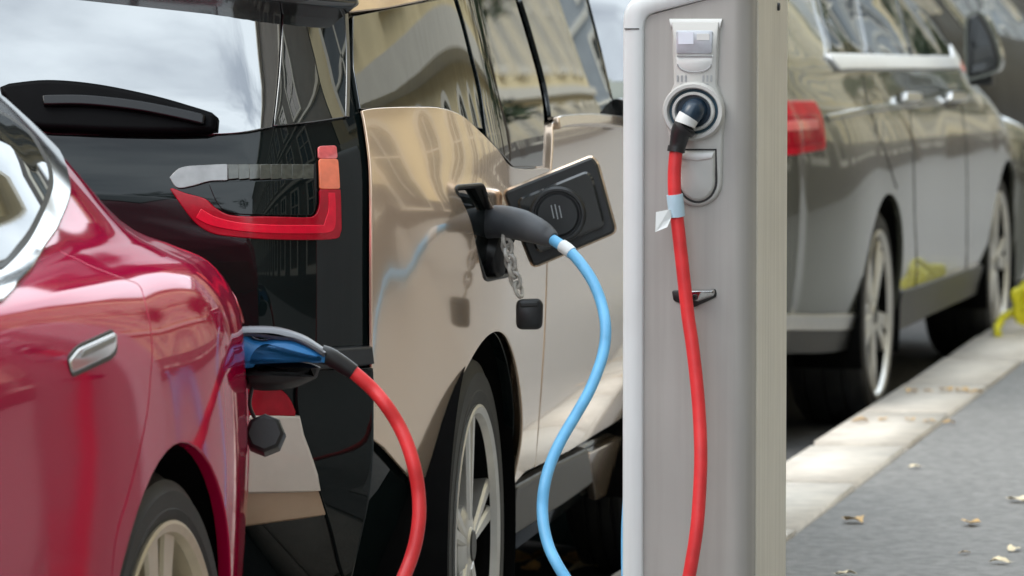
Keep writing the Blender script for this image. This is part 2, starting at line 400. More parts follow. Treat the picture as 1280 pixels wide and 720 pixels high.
# ------------------------------------------------------------------ wheels
def wheel(parent, c, outv, r, rr, width, rim_m, spokes, pair, phase, barrel_m=None, sw=.03, thick=.03, inset=.0, taper=.6):
    """c: centre of the outer wheel face; outv: unit vector out of the car"""
    wt = bpy.data.objects.new('wheel', None); link(wt); wt.empty_display_size = .1
    set_parent(wt, parent)
    out = np.asarray(outv, float); c = np.asarray(c, float)
    t = MB()
    h = r-rr; wd = width
    t.lathe([(rr-.004, -.012), (rr+.004, -.002), (rr+.012, .0), (rr+h*.30, .004), (rr+h*.32, .0025), (rr+h*.62, .003), (rr+h*.64, .0005), (rr+h*.82, -.008), (r-.012, -.022), (r-.002, -.034), (r, -.045)], c, out, 96)
    t.lathe([(r, -.045), (r, -.055), (r-.007, -.056), (r-.007, -.064), (r, -.065), (r, -wd*.48), (r-.007, -wd*.48-.001), (r-.007, -wd*.48-.009), (r, -wd*.48-.01), (r, -wd+.06), (r-.007, -wd+.059), (r-.007, -wd+.051), (r, -wd+.05), (r-.012, -wd+.02), (rr+h*.5, -wd), (rr, -wd+.01)], c, out, 96)
    t.build('tyre', M['rubber'], wt)
    k = MB()
    k.lathe([(rr+.006, -.004), (rr+.008, .004), (rr+.003, .006), (rr-.008, .002), (rr-.013, -.010)], c, out, 96)
    bl = MB(); bl.lathe([(rr-.013, -.010), (rr-.02, -.04), (rr-.03, -wd+.03)], c, out, 64); bl.build('rim_barrel', barrel_m or M['liner'], wt)
    up = np.array([0, 0, 1.0]); side = np.cross(up, out)
    for i in range(spokes):
        for q in ((-1, 1) if pair else (0,)):
            g = phase + 2*math.pi*i/spokes + q*pair
            rad = side*math.sin(g)+up*math.cos(g); tan = side*math.cos(g)-up*math.sin(g)
            poly = [(.045, -sw*taper), (.045, sw*taper), (rr*.6, sw*.8), (rr-.008, sw), (rr-.008, -sw), (rr*.6, -sw*.8)]
            a3 = out*math.cos(.05)+rad*math.sin(.05)
            k.prism(poly, c-out*(.035+inset), [rad, tan, a3], thick, .005)
    k.lathe([(.001, -.006), (.03, -.006), (.034, -.010), (.06, -.012), (.075, -.02), (.08, -.05)], c, out, 40)
    k.build('rim', rim_m, wt)
    hb = MB(); hb.lathe([(.001, -.003), (.026, -.003), (.029, -.006)], c, out, 32); hb.build('hub_cap', M['plastic'], wt)
    d = MB(); d.lathe([(.05, -.075), (rr*.72, -.075), (rr*.73, -.085), (.05, -.10)], c, out, 48)
    d.lathe([(.05, -wd*.8), (rr*.98, -wd*.8)], c, out, 48)
    d.build('brake_disc', M['liner'], wt)
    return wt
def housing(parent, S_, c, outv, along, ra, depth, drop=.02):
    out = np.asarray(outv, float); along = np.asarray(along, float); c = np.asarray(c, float); up = np.array([0, 0, 1.0])
    m = MB(); n = 40; v = []
    for d in (-.008, -depth):
        for i in range(n+1):
            g = math.pi*(i/n)*1.24 - math.pi*.12
            v.append(c+out*d+ra*(along*math.cos(g)+up*math.sin(g)))
    m.add(v, [(i, i+1, n+1+i+1, n+1+i) for i in range(n)])
    m.add([c-out*depth]+v[n+1:], [(0, i+1, i+2) for i in range(n)])
    return m.build('wheel_housing', M['liner'], parent)

# ================================================================== SETTING
KERB_X0, KERB_X1 = -1.90, -1.62
PZ = .12
def sheet(name, x0, x1, y0, y1, z, m, thick=.05, parent=None):
    b = MB(); b.box(((x0+x1)/2, (y0+y1)/2, z-thick/2), (x1-x0, y1-y0, thick)); o = b.build(name, m, parent, smooth=False); return o
tag(sheet('ground', -400, 400, -400, 600, -.06, M['road'], .2), kind='structure')
tag(sheet('road', -13, KERB_X0-.004, -70, 140, 0.0, M['road'], .05), kind='structure')
tag(sheet('pavement', KERB_X1+.006, 4.6, -70, 140, PZ, M['asphalt'], .14), kind='structure')
tag(sheet('pavement', -18, -13.0, -70, 140, PZ, M['asphalt'], .14), kind='structure')
kerb = tag(sheet('kerb', KERB_X0+.012, KERB_X1+.004, -70, 140, PZ-.012, M['mortar'], .14), kind='structure')
def stone_mesh(L, seed):
    rnd = random.Random(seed); bm = bmesh.new(); bmesh.ops.create_cube(bm, size=1)
    for v in bm.verts: v.co = Vector((v.co.x*(KERB_X1-KERB_X0), v.co.y*L, v.co.z*.16))
    bmesh.ops.bevel(bm, geom=list(bm.edges), offset=.016, segments=2, affect='EDGES')
    for v in bm.verts: v.co += Vector([rnd.uniform(-.003, .003) for _ in range(3)])
    me = bpy.data.meshes.new('kerb_stone'); bm.to_mesh(me); bm.free(); me.materials.append(M['granite'])
    me.polygons.foreach_set('use_smooth', [True]*len(me.polygons)); return me
st = [stone_mesh(.972, k) for k in range(5)]
y = 3.2; i = 0
while y < 34:
    o = bpy.data.objects.new('kerb_stone', st[i % 5]); link(o, kerb); o.location = ((KERB_X0+KERB_X1)/2, y+.5, PZ-.08+random.uniform(-.003, .003))
    o.rotation_euler.z = random.choice([0, math.pi])+random.uniform(-.004, .004); y += 1.0; i += 1

# far buildings that the cars and glass mirror
def facade(name, label, x, face, y0, y1, h, wall_m, floors, bay, arch=True):
    t = thing(name, label, 'building', (x, (y0+y1)/2, 0))
    b = MB(); d = 8.0
    b.box((x-face*d/2, (y0+y1)/2, h/2), (d, y1-y0, h)); b.build('wall', wall_m, t, smooth=False)
    c = MB()
    for zz, hh, pr in ((4.15, .32, .28), (h-.35, .5, .6)):
        c.box((x+face*pr/2, (y0+y1)/2, zz), (pr, y1-y0+.1, hh))
    for k in range(1, floors): c.box((x+face*.06, (y0+y1)/2, 4.3+3.4*k), (.13, y1-y0, .14))
    c.build('cornice', M['cream_pale'], t, smooth=False)
    pl = MB(); pl.box((x+face*.06, (y0+y1)/2, .75), (.12, y1-y0+.05, 1.5)); pl.build('plinth', M['plinth'], t, smooth=False)
    rf = MB(); rf.box((x-face*d/2, (y0+y1)/2, h+.5), (d-.6, y1-y0-.4, 1.0)); rf.build('roof', M['roof'], t, smooth=False)
    n = int((y1-y0)/bay); ww = bay*.46
    fr0 = pn0 = None
    for fl in range(floors):
        z0 = .9 if fl == 0 else 4.9+3.4*(fl-1); wh = 2.6 if fl == 0 else 2.1
        fr0 = None
        for k in range(n):
            yc = y0+(k+.5)*bay
            if fr0 is None:
                f = MB(); top = [(ww/2*math.cos(g), wh-.5+ww/2*.8*math.sin(g)) for g in np.linspace(0, math.pi, 11)] if (arch and fl == 0) else [(ww/2, wh), (-ww/2, wh)]
                inner = [(-ww/2, 0), (ww/2, 0)]+top; e = .16
                outer = [(-ww/2-e, -e), (ww/2+e, -e)]+[(p[0]*(1+2*e/ww), p[1]+e*.9) for p in top]
                nn = len(inner); v = []
                for q, dd in ((outer, .0), (outer, .14), (inner, .14), (inner, .0)): v += [(dd, p[0], p[1]) for p in q]
                fc = [(r*nn+i, r*nn+(i+1) % nn, (r+1)*nn+(i+1) % nn, (r+1)*nn+i) for r in range(3) for i in range(nn)]
                f.add(v, fc)
                f.box((.05, 0, wh/2), (.06, .07, wh)); f.box((.05, 0, wh*.62), (.06, ww, .07))
                fr0 = f.build('window', M['cream_pale'], None, smooth=False); COL.objects.unlink(fr0); fm = fr0.data
                g = MB(); g.add([(.03, p[0], p[1]) for p in inner], [tuple(range(nn))]); pn = g.build('pane', M['pane'], None, smooth=False); COL.objects.unlink(pn); pm = pn.data
            o = bpy.data.objects.new('window', fm); link(o, t); o.location = (0, yc-(y0+y1)/2, z0); o.rotation_euler.z = 0 if face > 0 else math.pi
            p = bpy.data.objects.new('pane', pm); link(p, o)
    return t
facade('apartment_building', 'long cream rendered building along the pavement, mirrored in the beige car windows', 4.6, -1, 8, 96, 13.5, M['cream'], 3, 3.3)
facade('apartment_building', 'grey brown building along the pavement, mirrored in the corner glass of the beige car', 5.4, -1, -60, 7.9, 17, M['brownstone'], 3, 3.0, False)
facade('apartment_building', 'ochre building on the far side of the road behind the parked cars', -18, 1, -60, 120, 13, M['ochre'], 3, 3.4)
def tree(x, y, h, seed, label):
    t = thing('street_tree', label, 'tree', (x, y, 0)); rnd = random.Random(seed)
    b = MB(); b.tube([(x, y, 0), (x+.05, y, h*.25), (x-.05, y+.1, h*.5), (x, y, h*.8)], [.19, .15, .10, .03], 9)
    for k in range(7):
        g = rnd.uniform(0, 6.28); z0 = h*rnd.uniform(.35, .6); l = rnd.uniform(1, 1.9)
        b.tube([(x, y, z0), (x+.5*l*math.cos(g), y+.5*l*math.sin(g), z0+.5*l), (x+l*math.cos(g), y+l*math.sin(g), z0+l*.9)], [.07, .045, .015], 6)
    b.build('trunk', M['bark'], t)
    v = []; f = []
    cl = [(rnd.gauss(0, .95), rnd.gauss(0, .95), h*.68+rnd.gauss(0, h*.13), rnd.uniform(.45, .9)) for _ in range(26)]
    for k in range(4200):
        cx, cy, cz, cr = cl[k % 26]; d = np.array([rnd.gauss(0, 1) for _ in range(3)]); d *= cr*rnd.random()**.4/np.linalg.norm(d)
        p = np.array([x+cx, y+cy, cz])+d; a = np.array([rnd.gauss(0, 1) for _ in range(3)]); a /= np.linalg.norm(a); c = np.cross(a, [rnd.gauss(0, 1) for _ in range(3)]); c /= np.linalg.norm(c)
        q = len(v); v += [p-a*.12, p+c*.06, p+a*.12, p-c*.06]; f.append((q, q+1, q+2, q+3))
    mesh_obj('crown', v, f, M['foliage'], t, smooth=False)
tree(-3.6, -17, 7.5, 1, 'dark leafy street tree behind the camera, mirrored in the black tailgate')
tree(-6.9, -26, 8.5, 2, 'taller dark street tree farther down the road, mirrored in the black tailgate')
tree(3.3, 46, 8.5, 5, 'leafy street tree ahead on the pavement, mirrored in the beige car front window')
tree(3.6, 60, 9.0, 6, 'farther leafy street tree on the pavement, mirrored beside the nearer one')
facade('apartment_building', 'unseen slate grey building added at the street end to keep bright sky out of car windows', 0, 1, 0, 46, 21, M['slate'], 5, 3.2, False)
end_ = bpy.data.objects['apartment_building.003']; end_.location = (-9, 128, 0); end_.rotation_euler.z = -math.pi/2  # added block at the street end, hides bright sky from the window reflections
# ================================================================== lofted car bodies
class Loft:
    K = .12
    def __init__(s, frame, stations):
        s.F = frame; s.xs = [q[0] for q in stations]; s.Y = np.array([np.stack([q[1], q[2]], 1) for q in stations], float); s.m = s.Y.shape[1]
    def oz(s, a, b):
        Y = hermite_rows(s.xs, s.Y, a); t = np.clip(np.asarray(b, float)/s.K, 0, s.m-1-1e-6); i = t.astype(int); f = (t-i)[:, None]
        r = np.arange(len(t)); g = lambda k: Y[r, np.clip(k, 0, s.m-1)]
        p0, p1, p2, p3 = g(i-1), g(i), g(i+1), g(i+2)
        return .5*((2*p1)+(-p0+p2)*f+(2*p0-5*p1+4*p2-p3)*f*f+(-p0+3*p1-3*p2+p3)*f**3)
    def __call__(s, a, b):
        a = np.asarray(a, float); q = s.oz(a, b); return s.F.P(q[:, 0], a, q[:, 1])
    def b_at(s, a, z, kmax=6):
        lo, hi = 0.0, s.K*kmax
        for _ in range(40):
            mid = (lo+hi)/2
            if s.oz(np.array([a]), np.array([mid]))[0, 1] < z: lo = mid
            else: hi = mid
        return lo
    def arch(s, sc, zc, r, n=36):    # arch outline from the front foot to the rear foot, lying on the surface
        zb = s.oz(np.array([sc]), np.array([0.0]))[0, 1]; g0 = math.asin(max(-1, (zb-zc)/r)); out = []
        for g in np.linspace(math.pi-g0, g0, n):
            a = sc+r*math.cos(g); z = zc+r*math.sin(g); out.append((a, max(0.0, s.b_at(a, z))))
        return out
def grow(poly, d):
    p = np.asarray(poly, float); e = np.roll(p, -1, 0)-np.roll(p, 1, 0); e /= np.linalg.norm(e, axis=1)[:, None]+1e-9
    ar = np.sum(p[:, 0]*np.roll(p[:, 1], -1)-np.roll(p[:, 0], -1)*p[:, 1]); n = np.stack([e[:, 1], -e[:, 0]], 1)
    return p+n*d*(1 if ar > 0 else -1)

# ------------------------------------------------------------------ red car (tail towards +Y)
def red_car():
    hub = at(225, 905, 6.9)
    F = Frame((hub[0], hub[1]), R(0)); W = 1.94
    t = thing('parked_car', 'dark red car at the left with chrome window trim and a plug in its corner', 'car', tuple(F.P(-W/2, 0, 0)))
    S = Loft(F, [
     (-3.84, [-.80]*4+[-.82, -.84, -.86, -.88, -.9, -.92, -.94, -.97], [.28, .38, .48, .55, .58, .60, .61, .62, .63, .64, .645, .65]),
     (-3.72, [-.50, -.45, -.43, -.45, -.5, -.55, -.6, -.66, -.72, -.8, -.88, -.97], [.25, .38, .5, .6, .65, .67, .69, .70, .71, .72, .73, .735]),
     (-3.3, [-.12, -.06, -.04, -.05, -.10, -.2, -.3, -.4, -.5, -.62, -.78, -.97], [.2, .38, .55, .7, .77, .81, .83, .845, .855, .865, .875, .88]),
     (-2.2, [-.06, -.02, 0, -.01, -.03, -.07, -.11, -.16, -.3, -.5, -.7, -.97], [.2, .4, .6, .78, .88, .94, .965, .985, 1.0, 1.01, 1.02, 1.03]),
     (-1.5, [-.06, -.02, 0, -.005, -.02, -.05, -.08, -.10, -.22, -.36, -.55, -.97], [.2, .4, .6, .78, .88, .94, .965, .985, 1.17, 1.32, 1.41, 1.44]),
     (-.6, [-.06, -.02, 0, -.004, -.012, -.037, -.07, -.12, -.24, -.37, -.55, -.97], [.2, .4, .6, .78, .88, .945, .975, 1.0, 1.18, 1.31, 1.39, 1.42]),
     (0, [-.06, -.02, 0, -.004, -.02, -.06, -.115, -.165, -.255, -.36, -.52, -.97], [.2, .4, .6, .78, .88, .95, .985, 1.02, 1.16, 1.27, 1.335, 1.37]),
     (.45, [-.09, -.045, -.03, -.035, -.05, -.09, -.15, -.205, -.295, -.41, -.56, -.97], [.22, .4, .6, .78, .88, .945, .975, 1.005, 1.10, 1.18, 1.23, 1.26]),
     (.75, [-.185, -.135, -.115, -.115, -.127, -.17, -.23, -.305, -.41, -.52, -.65, -.97], [.25, .42, .6, .78, .875, .935, .962, .985, 1.04, 1.085, 1.11, 1.13]),
     (.95, [-.34, -.28, -.25, -.255, -.28, -.34, -.4, -.47, -.57, -.67, -.77, -.97], [.3, .44, .6, .78, .87, .925, .95, .965, .985, 1.0, 1.01, 1.02]),
     (1.05, [-.75, -.7, -.66, -.66, -.68, -.7, -.74, -.78, -.83, -.87, -.91, -.97], [.32, .45, .6, .78, .86, .90, .92, .93, .94, .945, .95, .95]),
     (1.09, [-.955]*11+[-.97], [.32, .45, .6, .78, .86, .89, .90, .91, .92, .925, .93, .93])])
    red_car.S, red_car.F = S, F
    T = Tracer(S, (-1.6, 1.05), (0, 1.3), (220, 220))
    k = S.K
    # rear door cut line from the window trim to the sill
    cut = T([(67, 307), (108, 330), (150, 347), (173, 356), (181, 377), (188, 410), (190, 442), (188, 470), (184, 514), (173, 568), (159, 622), (144, 677)])
    lowb = S.b_at(cut[-1][0]-.03, .30)
    cut = np.concatenate([cut, [(cut[-1][0]-.02, max(cut[-1][1]-.06, .10)), (cut[-1][0]-.045, .085)]])
    cs = spline(cut, 4)
    top = [(-.98, k*7.05), (cs[0][0]-.02, k*7.05)] if cs[0][1] > k*6.9 else [(-.98, k*6.95)]
    door = np.concatenate([cs, [(-.98, .085), (-.98, cs[0][1])]])
    fa = S.arch(-2.96, .35, .385); ra = S.arch(0, .35, .385)
    outline = [(-3.83, 0)]+fa+ra+[(1.088, 0), (1.088, k*11), (-3.83, k*11)]
    body = panel('body', S, outline, M['red_paint'], t, .03, 0, .018, .003, F.X+np.array([0, 0, .5]), holes=[grow(door, .0035)], width=W, frame=F)
    panel('rear_door', S, grow(door, -.0015), M['red_paint'], t, .03, 0, .018, .003, F.X)
    # dark liner behind the shut lines
    panel('inner_shell', S, [(-1.2, .05), (-.45, .05), (-.40, .5), (-.2, .86), (-1.2, .86)], M['liner'], t, .06, -.03, 0, .0, F.X)
    # side glass with seal and bright trim
    gl = T([(0, 152), (25, 170), (43, 197), (52, 219), (50, 244), (30, 288), (12, 314), (0, 330)])
    seal = T([(0, 146), (29, 166), (48, 193), (59, 218), (57, 246), (36, 294), (18, 320), (0, 339)])
    trim = T([(0, 124), (34, 148), (60, 178), (80, 215), (83, 245), (69, 283), (42, 326), (0, 376)])
    def ext(c, bt, bb, s1): c = spline(c, 5); return np.concatenate([[(s1, bt)], c, [(s1, bb)]])
    sw = -1.62
    panel('window_trim', S, ext(trim, trim[0][1]+.12, k*6.75, sw), M['chrome'], t, .03, .006, .01, .004, F.X)
    panel('window_seal', S, ext(seal, seal[0][1]+.12, k*7.05, sw), M['seal'], t, .03, .009, .006, .002, F.X)
    panel('window', S, ext(gl, gl[0][1]+.12, k*7.15, sw), M['glass'], t, .03, .011, .004, .001, F.X)
    # flush door handle and its recess
    hp = T([(86, 454), (98, 439), (144, 418), (143, 433), (137, 441), (88, 464)])
    panel('handle_cup', S, rounded(grow(hp, .011), .03), M['seal'], t, .012, .0015, .004, .001, F.X)
    panel('door_handle', S, rounded(grow(hp, .001), .015), M['chrome'], t, .010, .003, .008, .003, F.X)
    hg = T([(101, 440), (142, 421), (141, 427), (99, 447)])
    panel('handle_grip', S, rounded(hg, .006), M['dark_metal'], t, .010, .0042, .004, .002, F.X)
    # glazing of the tailgate and the tail lamp round the corner
    panel('rear_window', S, [(.12, k*9.6), (.62, k*9.3), (.62, k*11), (.10, k*11)], M['glass'], t, .04, .004, .004, .001, [0, .3, 1], width=W, frame=F)
    panel('tail_lamp', S, rounded([(.80, k*3.6), (.97, k*3.4), (1.05, k*3.3), (1.05, k*4.3), (.92, k*4.6)], .03), M['red_lamp'], t, .02, .004, .008, .003, [1, .5, 0], width=W, frame=F)
    c = F.P(-.02, 0, .35)
    housing(t, S, F.P(-.012, 0, .35), F.X, F.A, .392, .34)
    wheel(t, c, F.X, .345, .268, .24, M['rim_gold'], 5, .17, .02, sw=.030, thick=.028, barrel_m=M['rim_gold'])
    housing(t, S, F.P(-.012, -2.96, .35), F.X, F.A, .392, .34)
    wheel(t, F.P(-.02, -2.96, .345), F.X, .345, .268, .24, M['rim_gold'], 5, .17, .5, sw=.030, thick=.028)
    for s_ in (0, -2.96):
        wheel(t, F.P(-W+.02, s_, .345), -F.X, .345, .268, .24, M['rim_gold'], 5, .17, .3, sw=.03, thick=.028)
    u = MB(); u.box(F.P(-W/2, -1.4, .30), (W-.5, 4.4, .22), [F.X, F.A, np.array([0, 0, 1.0])]); u.build('underbody', M['liner'], t, smooth=False)
red_car()

# ------------------------------------------------------------------ beige hatchback on charge (tail towards the camera)
def smooth01(x): x = np.clip(x, 0, 1); return x*x*(3-2*x)
class Hatch:
    W = 1.78
    zs = np.array([.20, .34, .46, .60, .75, .90, 1.02, 1.12, 1.22, 1.33, 1.45, 1.56])
    ss = np.array([-.54, -.62, -.665, -.69, -.70, -.70, -.69, -.665, -.625, -.575, -.515, -.45])
    def __init__(s, F): s.F = F
    def s0(s, z): return hermite_rows(s.zs, s.ss[:, None], z)[:, 0]
    def tumble(s, z): return -.26*ease(z-1.06, .05)+.26*ease(-.40, .05) - .30*ease(.52-z, .06)*1.0+.30*ease(-.2, .06)
    def plan(s, t):
        return -.118*(ease(.15-t, .06)/.75)**2 - .02*(ease(t-1.2, .1)/1.5)**2 - .35*(ease(t-2.75, .05)/.55)**2
    def crease(s, t, z):             # a soft shoulder that fades out towards the front
        d = z-(.99-.85*(t+.55)); fd = smooth01((.35-t)/.3)*smooth01((t+.6)/.12)
        groove = .08*(-ease(-d, .012))*np.exp(-np.abs(np.minimum(d, 0))/.11)*fd
        wave = .0008*np.sin(12*z+8*t)+.0003*np.sin(23*t-9*z)
        return groove+wave*fd*smooth01((1.10-z)/.12)+.010*np.exp(-((z-(.93-.10*t))/.05)**2)*smooth01((.9-t)/.9)*smooth01((t+.6)/.35)
    def side(s, t, z):
        t, z = np.asarray(t, float), np.asarray(z, float)
        wt = smooth01((.9-t)/1.5)
        a = t+(s.s0(z)-s.s0(np.array([.8]))[0])*wt
        return s.F.P(s.plan(t)+s.tumble(z)+s.crease(t, z), a, z)
    def rear(s, q, z):
        q, z = np.asarray(q, float), np.asarray(z, float)
        qs = np.maximum(q, -1.78-q)
        c = 3.2*ease(qs+.296, .02)**2 + .05*((q+.89)/.8)**2 - .037
        return s.F.P(q+s.tumble(z), s.s0(z)+c, z)
    def rear_low(s, q, z):
        q, z = np.asarray(q, float), np.asarray(z, float)
        c = .70*ease(np.maximum(q, -1.78-q)+.5, .05)**2 + .03*((q+.89)/.8)**2 - .025
        return s.F.P(q+s.tumble(z), s.s0(z)+c, z)
    def roof(s, q, a):
        q, a = np.asarray(q, float), np.asarray(a, float)
        e = (q+.89)/.76
        z = 1.56+.035*(1-e*e)+.03*np.exp(-((a-.9)/.9)**2) 
        return s.F.P(q, a, z)
def plane_pts(pts, P0, n):
    out = []
    for u, v in pts:
        d = at(u, v, 1.0)-EYE; out.append(EYE+d*(((np.asarray(P0)-EYE) @ n)/(d @ n)))
    return np.array(out)
def beige_car():
    hub = at(619, 681, 9.0); YW = R(2.87)
    F = Frame((hub[0], hub[1]), YW); H = Hatch(F); W = H.W; Z = np.array([0, 0, 1.0])
    beige_car.H, beige_car.F = H, F
    t = thing('parked_car', 'beige hatchback with black tailgate and its charging flap open', 'car', tuple(F.P(-W/2, 0, 0)))
    Ts = Tracer(H.side, (-.598, 3.2), (.2, 1.7), (260, 200)); Tr = Tracer(H.rear, (-1.3, -.119), (.2, 1.7), (200, 200))
    beige_car.Ts, beige_car.Tr = Ts, Tr
    side, rear = H.side, H.rear
    ro = F.X*.3-F.A
    def arc(sc, r, zb): g0 = math.asin((zb-.35)/r); return [(sc+r*math.cos(g), .35+r*math.sin(g)) for g in np.linspace(math.pi-g0, g0, 40)]
    ap = Ts([(790, 155), (771, 122), (757, 62), (741, 0), (736, -20)]); d_ = (ap[-1]-ap[-3])/(ap[-1][1]-ap[-3][1]); ap = [tuple(x) for x in ap]+[tuple(ap[-1]+d_*(1.555-ap[-1][1]))]
    beige_car.ap = ap
    # black shell: flanks with pillars, tail and roof
    ol = [(-.599, .24)]+arc(0, .385, .24)+arc(2.57, .385, .24)+[(3.05, .24), (3.05, .9), (2.45, 1.0)]+ap+[(-.599, 1.555)]
    panel('body', side, ol, M['gloss_black'], t, .04, -.012, .02, .002, F.X, width=W, frame=F)
    panel('tailgate', rear, [(-.89, .725), (-.1215, .725), (-.1215, 1.555), (-.89, 1.555)], M['gloss_black'], t, .03, -.004, .01, .003, ro, width=W, frame=F)
    rlow = H.rear_low; Tl = Tracer(rlow, (-1.3, -.119), (.2, .9), (200, 160))
    panel('bumper', rlow, [(-.89, .28), (-.1215, .28), (-.1215, .72), (-.89, .72)], M['gloss_black'], t, .03, -.004, .01, .003, ro, width=W, frame=F)
    panel('roof', H.roof, [(-.89, -.36), (-.14, -.36), (-.14, ap[-1][0]-.02), (-.89, ap[-1][0]+.14)], M['black_paint'], t, .06, .0, .02, .004, [0, 0, 1], width=W, frame=F)
    apa = np.array(ap)[::-1]
    def screen(w_, h_):
        w_, h_ = np.asarray(w_, float), np.clip(np.asarray(h_, float), 0, 1); x = h_*(len(apa)-1); i = np.clip(x.astype(int), 0, len(apa)-2); f = (x-i)[:, None]
        g = apa[i]*(1-f)+apa[i+1]*f; P = side(g[:, 0], g[:, 1]); o, a, z = F.local(P); e = w_/.89
        o2 = o+(-.89-o)*e; return F.P(o2, a+.16*(1-(1-e)**2), z+.03*e)
    panel('windscreen', screen, [(.012, .02), (.89, .02), (.89, .98), (.012, .98)], M['glass'], t, .06, .003, .006, .001, F.A+Z, width=W, frame=F)
    nose = MB()
    nose.lathe([(.001, .62), (.25, .60), (.55, .48), (.78, .22), (.84, 0)], F.P(-W/2, 2.75, .42), F.A, 40)
    nose.build('bonnet', M['gloss_black'], t)
    br = M['bronze']; LF = .004
    # --- rear wing
    wing = loop([(478, 558), (515, 600), (544, 628)],
                [(544, 628), (545, 626)])
    AR = .385
    low = Ts([(654, 588), (665, 583)])
    zz = Ts([(449, 150), (473, 545)])[:, 1]; edge = [(-.5965, z_) for z_ in np.linspace(zz[0], zz[1], 9)]
    lip_ = arc(0, AR, .42)
    wing = np.concatenate([edge, Ts(wing)[:-1], lip_, low, Ts(loop([(667, 575), (672, 500), (677, 420), (680, 340), (682, 260), (684, 211)],
                [(684, 211), (640, 211), (619, 187), (594, 162), (575, 146), (550, 137), (520, 135.5), (470, 137), (447, 141)], [(447, 141), (447, 142)]))])
    beige_car.wing = wing
    port = Ts(rounded([(566, 234), (601, 231), (633.5, 344), (604, 350)], 5))
    panel('rear_wing', side, wing, br, t, .028, LF, .005, .0022, F.X, holes=[port])
    # --- door (front of the wing) and the lower front wing
    dr = Ts(loop([(667, 582), (674, 500), (679, 420), (682, 340), (684, 260), (687, 213)], [(687, 213), (689, 160)], [(689, 160), (694, 153), (730, 151), (772, 152)]))
    end = dr[-1]; b0 = dr[0]
    door = np.concatenate([dr, [(end[0]+.5, end[1]-.02), (2.20, 1.0), (2.14, .62), (2.05, .50)], Ts([(779, 519), (740, 543), (708, 563)])])
    panel('front_door', side, door, br, t, .03, LF, .016, .003, F.X)
    # raised shoulder lip under the side window
    lip = Ts([(690, 154), (700, 151), (735, 149), (772, 152)])
    panel('door_lip', side, band(spline(lip, 4), .006, .010), br, t, .02, .016, .012, .004, F.X)
    rk = Ts([(640, 613), (690, 585), (729, 566), (735, 600), (700, 625), (637, 664)])
    panel('sill', side, rk, M['plastic'], t, .03, .010, .02, .01, F.X)
    fw = np.concatenate([Ts([(733, 567), (780, 545)]), arc(2.57, .40, .33)[:14], Ts([(777, 612), (742, 624)])]) if False else Ts([(733, 567), (758, 555), (779, 545), (779, 600), (771, 617), (742, 624)])
    panel('front_wing', side, fw, br, t, .03, .006, .016, .003, F.X)
    # --- side windows
    gm = M['glass']
    w1 = Ts(loop([(443, 136), (442, 60), (442, 21)], [(442, 21), (481, 13), (534, 3), (566, -3)], [(566, -3), (576, 30), (586, 70), (596, 112), (603, 160)], [(603, 160), (594, 157), (575, 143), (550, 134), (520, 132.5), (470, 134), (443, 136)]))
    panel('quarter_window', side, w1, gm, t, .03, .0, .008, .0015, F.X)
    w2 = Ts(loop([(572, -3), (582, 32), (592, 72), (602, 114), (609, 170)], [(609, 170), (621, 184), (642, 207)], [(642, 207), (678, 207)], [(678, 207), (680, 150), (674, 106), (659, 50), (643, -3)], [(643, -3), (572, -3)]))
    w2[w2[:, 1] > 1.5] = w2[w2[:, 1] > 1.5]
    panel('rear_side_window', side, w2, gm, t, .03, .0, .008, .0015, F.X)
    w3 = Ts(loop([(652, -3), (668, 50), (683, 106), (690, 148)], [(690, 148), (735, 146), (764, 147)], [(764, 147), (758, 105), (748, 62), (728, -3)], [(728, -3), (652, -3)]))
    panel('front_side_window', side, w3, gm, t, .03, .0, .008, .0015, F.X)
    up = Ts([(566, -8), (572, -8), (643, -8), (652, -8), (728, -8)])
    rs = Ts(loop([(431, 13), (431, -14)], [(431, -14), (531, -26), (620, -30)], [(620, -30), (566, -10)], [(566, -10), (534, -2), (481, 9), (431, 15)]))
    panel('roof_pillar', side, rs, br, t, .03, .004, .012, .003, F.X)
    # --- tail: window, corner glass, lamps, bumper
    both = lambda h: np.concatenate([h, np.stack([-1.78-h[::-1, 0], h[::-1, 1]], 1)])   # right half of an outline, completed about the middle
    rw = Tr(loop([(20, 163), (60, 165), (200, 167.5), (290, 166), (339, 158)], [(339, 158), (346, 90), (350, 17), (351, 8)])); top_ = (rw[-1][0], 1.535)
    rw = both(np.concatenate([[(-.89, rw[0][1])], rw, [top_, (-.89, 1.535)]])[::-1])
    panel('rear_window', rear, rw, M['rear_glass'], t, .03, .002, .010, .002, ro)
    cg = Tr(loop([(343, 157), (390, 152), (430, 146)], [(430, 146), (431, 80), (430, 17)], [(430, 17), (392, 19), (354, 18)], [(354, 18), (350, 90), (343, 157)]))
    panel('corner_glass', rear, cg, M['glass'], t, .02, .003, .010, .002, ro)
    strip = Tr([(433, 146), (434, 80), (432, 18)])
    panel('pillar_strip', rear, band(spline(strip, 5), .0016, .0016), M['dark_metal'], t, .02, .004, .01, .002, ro)
    sp = Tr(loop([(262, -1), (330, 8), (390, 15), (424, 17)], [(424, 17), (428, 0)]))
    sp = both(np.concatenate([[(-.135, 1.53), (-.135, 1.40)], sp[::-1], [(-.60, sp[0][1]+.03), (-.89, sp[0][1]+.045)]]))
    panel('spoiler', rear, sp, M['black_paint'], t, .03, .05, .06, .012, ro)
    # lower edge ledge of the window
    ledge = Tr([(40, 158), (120, 163), (200, 166), (290, 165), (338, 158)])
    # lamp: a red bracket with an orange upper end
    ll = Tr(loop([(214, 236), (232, 243), (256, 250), (270, 262), (292, 271), (340, 272), (385, 273), (396, 268)], [(396, 268), (400, 256), (400, 238)], [(400, 238), (424, 238)], [(424, 238), (425, 275)], [(425, 275), (424, 291), (412, 298), (340, 298), (285, 294), (260, 288), (240, 272), (214, 236)]))
